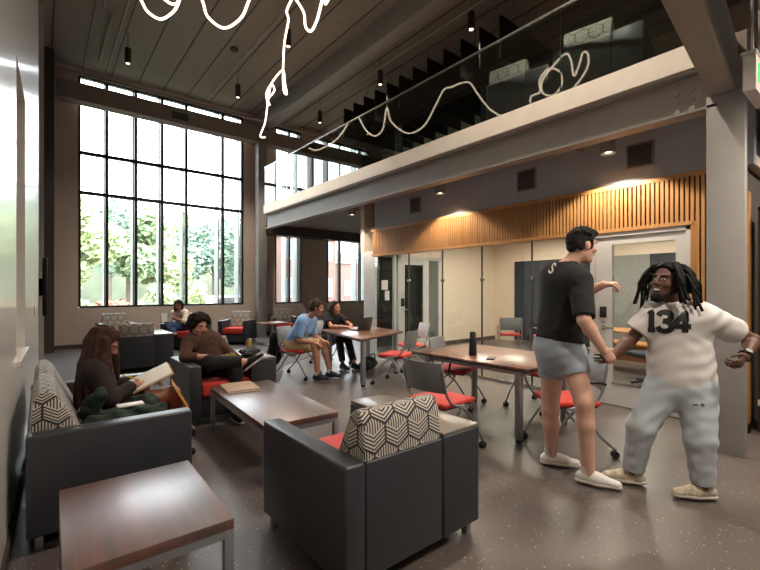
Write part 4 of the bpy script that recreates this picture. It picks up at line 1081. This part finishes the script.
# ---- long-haired writer on the sofa
J = dict(neck=V((.315, 3.87, .90)), head=V((.375, 3.87, 1.025)), shR=V((.32, 3.70, .84)), shL=V((.34, 4.04, .84)), elR=V((.40, 3.62, .65)), wrR=V((.57, 3.74, .715)),
         elL=V((.47, 4.06, .66)), wrL=V((.66, 3.93, .70)), pelvis=V((.37, 3.87, .56)), hipR=V((.42, 3.78, .545)), hipL=V((.42, 3.96, .545)),
         knR=V((.84, 3.73, .61)), anR=V((.98, 4.0, .30)), knL=V((.88, 3.93, .545)), anL=V((.86, 3.90, .09)))
p = Person('woman with long brown hair on the sofa, writing in a notebook', (.5, 3.85, 0), .007, 'tan', (164, 116, 92), (58, 38, 28))
F3 = V((1, -.06, 0)); hf = V((.84, -.28, -.50)); up3 = UP + V((.45, 0, 0))
p.build(J, F3, hf, up3, 'sweater', 'shorts', ('c_dark', 'c_dark'), bulk=.95, limb=.9, toes=dict(R=V((.6, .2, -.5)), L=V((1, -.1, 0))), sleeve=1.9, leg_f=.55, top_col='c_dbrown', bot_col='c_dark', hem=.05,
        hands=[('wrR', V((.5, .15, -.08)), V((-.1, .5, -.6)), V((.4, .6, .5)), .7, .8), ('wrL', V((.4, -.4, .05)), V((0, 0, -1)), V((.6, .4, 0)), .4, .3)])
def long_hair(S, P, r, f, u):
    o = p.o; c = p.N['head']
    rnd = random.Random(2)
    for i in range(34):
        th = math.pi + rnd.uniform(-1.9, 1.9); v = f * math.cos(th) + r * math.sin(th); v = V((v.x, v.y, 0))
        v = v.normalized() if v.length > .01 else V((-1, 0, 0))
        a = c + v * .085 + u * .04; b = a + v * .05 - UP * .17; e = b + v * rnd.uniform(.02, .07) - UP * rnd.uniform(.16, .32)
        S.cone(a, b, .032, .034, .02); S.cone(b, e, .034, .016, .02)
p.cap(hf, up3, 1.0, .022, front=.075, low=-.09, extra=long_hair, wob=.004)
t = thing('notebook', 'open white notebook with mustard cover on the lap of the long-haired woman', 'notebook', (.70, 3.80, .735), R(-8))
Mn = Matrix.Rotation(R(-24), 4, 'Y') @ Matrix.Rotation(R(14), 4, 'X')
MB().box(-.15, .15, -.12, .12, .004, .02, r=.002, M4=Mn).done('pages', 'paper', t)
MB().box(-.155, .16, -.125, .125, 0, .004, M4=Mn).done('cover', 'mustard', t)
t = thing('folder', 'mustard card folder leaning on the raised knees of the long-haired woman', 'folder', (.90, 3.70, .57), R(-10))
MB().box(-.005, .005, -.13, .13, -.12, .14, r=.002, M4=Matrix.Rotation(R(-28), 4, 'Y')).done('cover', 'mustard', t)
o = MB().cyl((.60, 3.76, .745), (.49, 3.70, .80), .005, n=8).done('pencil', 'yellow'); tag(o, 'yellow pencil in the hand of the long-haired woman', 'pencil')
S = SDF(); rnd = random.Random(4)
for i in range(16): S.ell((rnd.uniform(.27, .62), rnd.uniform(3.2, 3.55), rnd.uniform(.49, .60) + (.06 if i < 5 else 0)), (rnd.uniform(.08, .14), rnd.uniform(.06, .1), rnd.uniform(.04, .07)), None, .03)
S.cone((.27, 3.5, .62), (.31, 3.4, .74), .07, .045, .04); S.cut((0, 0, .457), (0, 0, -1))
o = sdf_obj('jacket', S, .01, ['c_green'], None, wob=.011, wf=42); tag(o, 'crumpled dark green jacket on the sofa beside the long-haired woman', 'jacket')
tag(MB().box(.40, .56, 3.28, 3.36, .655, .668, r=.004).done('phone', 'exit_white'), 'small white phone lying on the dark green jacket', 'phone')

# ---- person in the brown knit
J = dict(neck=V((1.50, 5.22, .90)), head=V((1.455, 5.18, 1.02)), shR=V((1.33, 5.19, .84)), shL=V((1.68, 5.20, .82)), elR=V((1.25, 4.98, .70)), wrR=V((1.46, 4.86, .70)),
         elL=V((1.81, 5.02, .64)), wrL=V((1.64, 4.86, .68)), pelvis=V((1.59, 5.16, .56)), hipR=V((1.51, 5.10, .54)), hipL=V((1.67, 5.10, .54)),
         knR=V((1.42, 4.68, .66)), anR=V((1.80, 4.60, .64)), knL=V((1.69, 4.64, .53)), anL=V((1.68, 4.60, .09)))
p = Person('person with curly dark hair in a brown patterned top, ankle crossed over knee', (1.6, 5.0, 0), .007, 'fair2', (200, 150, 128), (30, 21, 18))
F4 = V((.05, -1, 0)); hf = V((.30, -.92, -.22))
p.build(J, F4, hf, UP, 'knit_top', 'trousers', ('c_dark', 'c_wht'), bulk=1.05, limb=1.0, toes=dict(R=V((.72, -.35, .6)), L=V((-.05, -1, 0))), sleeve=1.55, leg_f=1.85, top_col='c_brown', bot_col='c_dark', hem=.05,
        hands=[('wrR', V((.9, -.3, -.1)), V((0, .2, -1)), V((0, -1, .2)), .5, .4), ('wrL', V((-.8, -.4, .05)), V((0, .3, -1)), V((0, -1, .2)), .5, .4)], sock=None)
p.cap(hf, UP, 1.0, .024, front=.070, low=-.045, bumps=70, br=.030, seed=9)
S = SDF()
for i in range(7): S.ell((1.90 + .05 * i % .13, 4.78 + .04 * i, .695 + .012 * (i % 3)), (.07, .06, .035), None, .03)
S.cut((0, 0, .663), (0, 0, -1)); o = sdf_obj('cap', S, .008, ['c_dark'], None, wob=.004); tag(o, 'black crumpled cloth on the broad arm beside the gold can', 'cloth'); o.name = 'cloth'
S = SDF()
for i in range(6): S.ell((1.56 + .03 * i, 4.80 + .02 * (i % 2), .665 + .01 * (i % 3)), (.05, .04, .03), None, .03)
o = sdf_obj('cloth', S, .008, [mat('olive_cloth', (112, 100, 48), .9)], None, wob=.004); tag(o, 'olive cloth held in the lap of the person in the brown top', 'cloth')

# ---- reader by the window
J = dict(neck=V((2.70, 11.2, .93)), head=V((2.64, 11.13, 1.07)), shR=V((2.58, 11.32, .87)), shL=V((2.80, 11.06, .87)), elR=V((2.44, 11.22, .68)), wrR=V((2.40, 11.02, .76)),
         elL=V((2.72, 10.88, .68)), wrL=V((2.52, 10.86, .76)), pelvis=V((2.80, 11.24, .56)), hipR=V((2.72, 11.28, .54)), hipL=V((2.82, 11.12, .54)),
         knR=V((2.38, 11.02, .62)), anR=V((2.45, 10.55, .4)), knL=V((2.46, 10.84, .56)), anL=V((2.36, 10.74, .09)))
p = Person('reader in a pale shirt and jeans with an open book, sitting below the tall window', (2.65, 11.05, 0), .009, 'mid2', (172, 118, 94), (30, 22, 20))
F5 = V((-.65, -.76, 0)); hf = V((-.4, -.85, -.25))
p.build(J, F5, hf, UP, 'shirt', 'jeans', ('c_dark', 'c_dark'), toes=dict(R=V((-.6, -.5, .3)), L=V((-.6, -.7, 0))), sleeve=1.4, leg_f=1.85, top_col='c_cream', bot_col='c_jean', hem=.05,
        hands=[('wrR', V((-.5, -.4, .2)), V((.6, -.4, 0)), UP, .5, .5), ('wrL', V((-.6, .0, .2)), V((-.2, .8, 0)), UP, .5, .5)])
def bob(S, P, r, f, u):
    for s_ in (-1, 1): S.cone(P(s_ * .08, -.02, .03), P(s_ * .082, -.01, -.14), .035, .03, .03)
    S.cone(P(0, -.09, .03), P(0, -.08, -.15), .06, .055, .03)
p.cap(hf, UP, 1.0, .018, front=.068, low=-.08, extra=bob)
t = thing('book', 'open brown book held up by the reader below the tall window', 'book', (2.34, 10.87, .80), R(155))
for s_ in (-1, 1):
    Mk = Matrix.Rotation(R(30 * s_), 4, 'Z') @ Matrix.Rotation(R(12), 4, 'X')
    MB().box(min(0, s_ * .15), max(0, s_ * .15), -.006, .006, -.11, .11, M4=Mk).done('cover', M.setdefault('brown_cover', mat('brown_cover', (72, 50, 44), .7)), t)
    MB().box(min(0, s_ * .145), max(0, s_ * .145), .006, .016, -.105, .105, M4=Mk).done('pages', 'paper', t)

# ---- man in the blue shirt
o0 = V((3.30, 6.34, 0)); F6 = V((.55, -.84, 0)).normalized(); r6 = F6.cross(UP)
w = lambda f, r, z: o0 + F6 * f + r6 * r + UP * z
J = dict(neck=w(.27, 0, .985), head=w(.41, .0, 1.145), shR=w(.24, .19, .93), shL=w(.24, -.19, .93), elR=w(.20, .25, .65), wrR=w(.44, .15, .60), elL=w(.24, -.24, .66), wrL=w(.46, -.12, .61),
         pelvis=w(0, 0, .57), hipR=w(.03, .10, .55), hipL=w(.03, -.10, .55), knR=w(.46, .12, .54), anR=w(.50, .14, .09), knL=w(.48, -.13, .54), anL=w(.60, -.12, .09))
p = Person('seated man in light blue shirt and khaki shorts leaning forward on a chair', (3.4, 6.2, 0), .007, 'tan2', (178, 130, 106), (62, 44, 34))
hf = (F6 * .9 + V((.25, .3, -.1)))
p.build(J, F6, hf, UP + F6 * .15, 'shirt', 'shorts', ('c_navy', 'c_dark'), bulk=1.08, limb=1.05, head_s=1.04, toes=dict(R=F6, L=F6), sleeve=.85, leg_f=.85, top_col='c_blue', bot_col='c_khaki', hem=.06, sock='c_wht', sleeve_r=1.1,
        hands=[('wrR', F6 + V((0, 0, -.2)), V((0, 0, -1)), -r6, .5, .4), ('wrL', F6 + V((0, 0, -.2)), V((0, 0, -1)), r6, .5, .4)])
p.cap(hf, UP + F6 * .15, 1.04, .015, front=.062, low=.024, slope=.30, fade=True, bumps=40, br=.018, seed=6, wob=.0015)
t = thing('backpack', 'black backpack hanging on the back of the blue-shirt man chair', 'backpack', (3.33 - .55 * .36, 6.30 + .84 * .36, .18), face_rz(.55, -.84))
S = SDF(); S.cone((0, -.06, .16), (0, -.05, .44), .17, .14, .05, (V((0, 1, 0)), .5)); S.ell((0, -.12, .2), (.12, .06, .13), None, .03); sdf_obj('bag', S, .009, ['c_dark'], t, wob=.003)
for s_ in (-1, 1): MB().tube(spline([(s_ * .08, .02, .52), (s_ * .09, .05, .4), (s_ * .11, .04, .2), (s_ * .1, 0, .1)], 4), .012).done('strap', 'black', t)

# ---- woman at the laptop
J = dict(neck=V((4.44, 6.92, .965)), head=V((4.45, 6.86, 1.10)), shR=V((4.28, 6.90, .90)), shL=V((4.61, 6.92, .90)), elR=V((4.24, 6.66, .76)), wrR=V((4.40, 6.45, .765)),
         elL=V((4.70, 6.68, .76)), wrL=V((4.52, 6.44, .765)), pelvis=V((4.42, 7.0, .56)), hipR=V((4.33, 6.96, .54)), hipL=V((4.52, 6.96, .54)),
         knR=V((4.33, 6.54, .53)), anR=V((4.28, 6.34, .09)), knL=V((4.52, 6.54, .53)), anL=V((4.46, 6.22, .09)))
p = Person('dark-haired woman in a black short-sleeved top typing on the laptop', (4.42, 6.8, 0), .007, 'mid', (190, 136, 110), (46, 31, 25))
F7 = V((.06, -1, 0)); hf = V((.42, -.88, -.08))
p.build(J, F7, hf, UP, 'blouse', 'leggings', ('c_dark', 'c_dark'), bulk=.95, limb=.92, toes=dict(R=V((0, -1, 0)), L=V((.1, -1, 0))), sleeve=.55, leg_f=1.85, top_col='c_dark', bot_col='c_leggings', hem=.08, collar=-.0, sleeve_r=1.15,
        hands=[('wrR', V((.4, -.8, -.05)), V((0, 0, -1)), V((1, 0, 0)), .3, .3), ('wrL', V((-.35, -.8, -.05)), V((0, 0, -1)), V((-1, 0, 0)), .3, .3)])
p.cap(hf, UP, 1.0, .013, front=.052, low=-.08, extra=bob, wob=.003)
S = SDF(); S.cone((4.55, 6.02, .10), (4.78, 6.12, .10), .11, .10, .05); S.ell((4.66, 6.05, .18), (.1, .08, .06), None, .05); S.cut((0, 0, .002), (0, 0, -1))
t = thing('bag', 'black bag lying on the floor under the laptop table', 'bag', (0, 0, 0)); sdf_obj('body', S, .01, ['c_dark'], t, wob=.006, wf=30)
MB().tube(spline([(4.5, 5.98, .16), (4.52, 5.9, .26), (4.68, 5.93, .3), (4.78, 6.02, .18)], 5), .012).done('strap', 'black', t)
# ================================================================== OUTSIDE THE WINDOWS
struct(MB().box(-40, 60, 13.2, 80, -.5, -.3).done('ground_outside', mat('pale_paving', (84, 86, 76), .9)))
hm = MB(); hm.ball((6, 88, -14), (90, 26, 30), 48); struct(hm.done('hillside_outside', mat('hillside_green', (84, 91, 72), .9, var=.2, nscale=.5), smooth=180))
leafm = [mat('leaf_light', (172, 186, 138), .8, var=.3, nscale=3), mat('leaf_mid', (152, 172, 132), .8, var=.3, nscale=3), mat('leaf_deep', (136, 160, 142), .8, var=.3, nscale=3), mat('leaf_russet', (160, 116, 94), .8, var=.3, nscale=3)]
barkm = mat('bark', (110, 98, 84), .9)
def tree(x, y, h, w, ci, label, cat='tree', name='tree', z=-.3):
    rnd = random.Random(int(x * 31 + y * 17))
    t = thing(name, label, cat, (x, y, z), 0, None)
    if cat == 'tree':
        tr = MB().tube(spline([(0, 0, 0), (.08, .05, h * .3), (-.05, 0, h * .62)], 4), [.16, .15, .14, .13, .12, .10, .09, .08, .06])
        for k in range(5):
            a = k * 1.3; tr.tube([(0, 0, h * (.28 + .05 * k)), (w * .4 * math.cos(a), w * .4 * math.sin(a), h * (.5 + .08 * k))], [.05, .02], 6)
        tr.done('trunk', barkm, t, 60)
    bm = bmesh.new(); n = 3800 if cat == 'tree' else 700
    lobes = [(rnd.uniform(-.55, .55) * w, rnd.uniform(-.5, .5) * w, rnd.uniform(.42, .9) * h if cat == 'tree' else rnd.uniform(.25, .8) * h, rnd.uniform(.25, .45) * w) for _ in range(9)]
    for i in range(n):
        lx, ly, lz, lr = lobes[i % 9]
        v = Vector((rnd.gauss(0, 1), rnd.gauss(0, 1), rnd.gauss(0, 1))).normalized() * lr * rnd.uniform(.65, 1.0)
        c = Vector((lx, ly, lz)) + v; c.z = max(c.z, .05)
        a = Vector((rnd.gauss(0, 1), rnd.gauss(0, 1), rnd.gauss(0, .6))).normalized(); b = a.orthogonal().normalized(); s = rnd.uniform(.11, .24) * (1.25 if cat == 'tree' else .75)
        q = [bm.verts.new(c + a * s), bm.verts.new(c + b * s * .6), bm.verts.new(c - a * s), bm.verts.new(c - b * s * .6)]
        bm.faces.new(q)
    me = D.meshes.new('foliage'); bm.to_mesh(me); bm.free()
    link('foliage', me, leafm[ci], t, 0)
trees = [(1.0, 24, 6.2, 2.3, 0, 'pale green leafy tree outside the leftmost panes of the tall window'), (3.6, 26, 6.4, 2.4, 1, 'mid green tree outside the second and third panes of the tall window'),
         (5.8, 28.8, 5.0, 2.6, 0, 'yellow green tree outside the middle panes of the tall window'), (11.2, 36, 7.6, 3.6, 2, 'darker bluish green tree outside the fifth pane of the tall window'),
         (-3.0, 30, 8.0, 3.6, 1, 'green tree at the far left edge of the tall window'), (5.0, 46, 10.0, 5.4, 2, 'tall distant green tree behind the others outside the tall window')]
trees += [(14.5, 52, 11.0, 5.6, 0, 'tall distant pale tree behind the bluish green one outside the tall window'), (-1.5, 48, 11.5, 5.6, 0, 'tall distant pale tree behind the leftmost panes of the tall window')]
for x, y, h, w_, ci, lb in trees: tree(x, y, h, w_, ci, lb)
for x, y, h, w_, ci, lb in ((2.2, 19.5, 1.5, 1.0, 3, 'russet shrub low outside the second pane of the tall window'), (.9, 18.5, 1.9, .9, 0, 'pale green shrub low outside the first pane of the tall window'),
                            (4.6, 22, 2.2, 1.1, 0, 'yellow green shrub low outside the third pane of the tall window'), (6.2, 23, 2.4, 1.1, 0, 'pale green shrub low outside the fourth pane of the tall window')):
    tree(x, y, h, w_, ci, lb, 'shrub', 'shrub')
def building(label, x0, x1, y0, y1, h, wallc, n, rows):
    t = thing('building', label, 'building', ((x0 + x1) / 2, (y0 + y1) / 2, -.3))
    X, Y = (x1 - x0) / 2, (y1 - y0) / 2
    MB().box(-X, X, -Y, Y, 0, h).done('walls', mat('facade', wallc, .8), t)
    MB().box(-X - .2, X + .2, -Y - .2, Y + .2, h, h + .3).done('roof', mat('roof_edge', (170, 160, 150), .8), t)
    for r in range(rows):
        for k in range(n):
            cx = -X + (k + .5) * 2 * X / n; z = 1.2 + r * 3.0
            f = MB().box(cx - .5, cx + .5, -Y - .06, -Y, z, z + 1.5).done('window', M['exit_white'], t)
            MB().box(cx - .42, cx + .42, -Y - .08, -Y - .05, z + .08, z + 1.42).done('pane', M.setdefault('dark_pane', mat('dark_pane', (110, 120, 126), .2)), f)
building('pale pink building outside the right end of the tall window', 14.5, 19.5, 30, 36, 6.0, (112, 88, 80), 3, 2)
building('pale brick building outside the second narrow window', 24, 36, 36, 44, 4.5, (124, 100, 92), 6, 1)
# parked car outside
t = thing('car', 'white car parked outside low behind the fifth pane of the tall window', 'car', (8.6, 25, -.3), R(10))
MB().prism([(-2.1, .3), (-2.15, .75), (-1.5, .95), (-.9, 1.4), (.7, 1.42), (1.4, .98), (2.1, .85), (2.15, .35)], 1, -.85, .85, r=.08).done('body', 'exit_white', t)
MB().prism([(-1.35, .98), (-.85, 1.34), (.65, 1.36), (1.2, 1.0)], 1, -.87, .87, r=.02).done('glazing', 'black', t)
for sx in (-1.35, 1.35):
    for sy in (-.8, .8): MB().cyl((sx, sy - .1, .33), (sx, sy + .1, .33), .33, n=20).done('wheel', 'black', t)

# ================================================================== LIGHT AND CAMERA
W = D.worlds.new('World'); SC.world = W; W.use_nodes = True; nt = W.node_tree
bg = nt.nodes['Background']
tc = nt.nodes.new('ShaderNodeTexCoord'); sp_ = nt.nodes.new('ShaderNodeSeparateXYZ'); nt.links.new(tc.outputs['Generated'], sp_.inputs[0])
nt.links.new(ramp(nt, sp_.outputs[2], [(.0, (.96, .97, .98)), (.6, (.88, .94, 1.0))]), bg.inputs['Color'])
bg.inputs['Strength'].default_value = SKY

def spot(loc, e, ang, c=(1, .87, .72), blend=.6, r=.05, aim=None):
    l = D.lights.new('spot_light', 'SPOT'); l.energy = e; l.spot_size = R(ang); l.spot_blend = blend; l.color = c; l.shadow_soft_size = r
    o = D.objects.new('spot_light', l); COL.objects.link(o); o.location = loc
    if aim: o.rotation_euler = (Vector(aim) - Vector(loc)).to_track_quat('-Z', 'Y').to_euler()
    return o
for x, y in cl: spot((x, y, 6.28), 90 if x > 5 else 420 if x > 3 else 70, 110)
for y in (2.3, -.3):
    for x in (1.46, 3.85): spot((x, y if y > 1 else 2.4, 6.28), 480 if x > 3 else 110, 110) if y > 1 else None  # unseen lamps added beyond the visible rows to brighten fascia and men
spot((5.2, 2.13, 3.03), 110, 124, blend=.2); spot((5.2, 4.80, 3.03), 80, 124, blend=.2); spot((5.2, 7.35, 3.03), 80, 130)
# unseen lamps added in the passage, behind and to the right of the viewer (3.6 m ceiling)
for x, y in ((2.2, -.6), (4.2, -.5), (6.6, -.4)): spot((x, y, 3.55), 200, 150)
# meeting room ceiling panels
for k, (x, y) in enumerate(((7.2, 5.6), (9.0, 5.6), (7.2, 3.2), (9.0, 3.2))):
    t = thing('ceiling_panel', '', 'light', (x, y, 2.735), 0, 'ceiling panels in the meeting room')
    t['label'] = 'square ceiling light inside the meeting room, ' + ('far left', 'far right', 'near left', 'near right')[k] + ' of four'
    MB().box(-.3, .3, -.3, .3, 0, .015).done('diffuser', 'panel', t)

cam = D.cameras.new('Camera'); co_ = D.objects.new('Camera', cam); COL.objects.link(co_)
co_.location = (0, 0, EYE); co_.rotation_euler = (R(90), 0, -YAW)
cam.sensor_fit = 'HORIZONTAL'; cam.sensor_width = 36; cam.lens = 36 * FPX / 760; cam.shift_y = (CY - 285) / 760
cam.clip_start = .05; cam.clip_end = 300
SC.camera = co_
vs = SC.view_settings; SC.display_settings.display_device = 'sRGB'; vs.view_transform = 'Standard'; vs.look = 'None'; vs.gamma = 1; vs.use_curve_mapping = False; vs.exposure = EXPO
cy = SC.cycles; cy.use_denoising = True; cy.max_bounces = 10; cy.diffuse_bounces = 5; cy.glossy_bounces = 4; cy.transparent_max_bounces = 16; cy.transmission_bounces = 6
cy.caustics_reflective = False; cy.caustics_refractive = False; cy.sample_clamp_indirect = 8; cy.sample_clamp_direct = 0
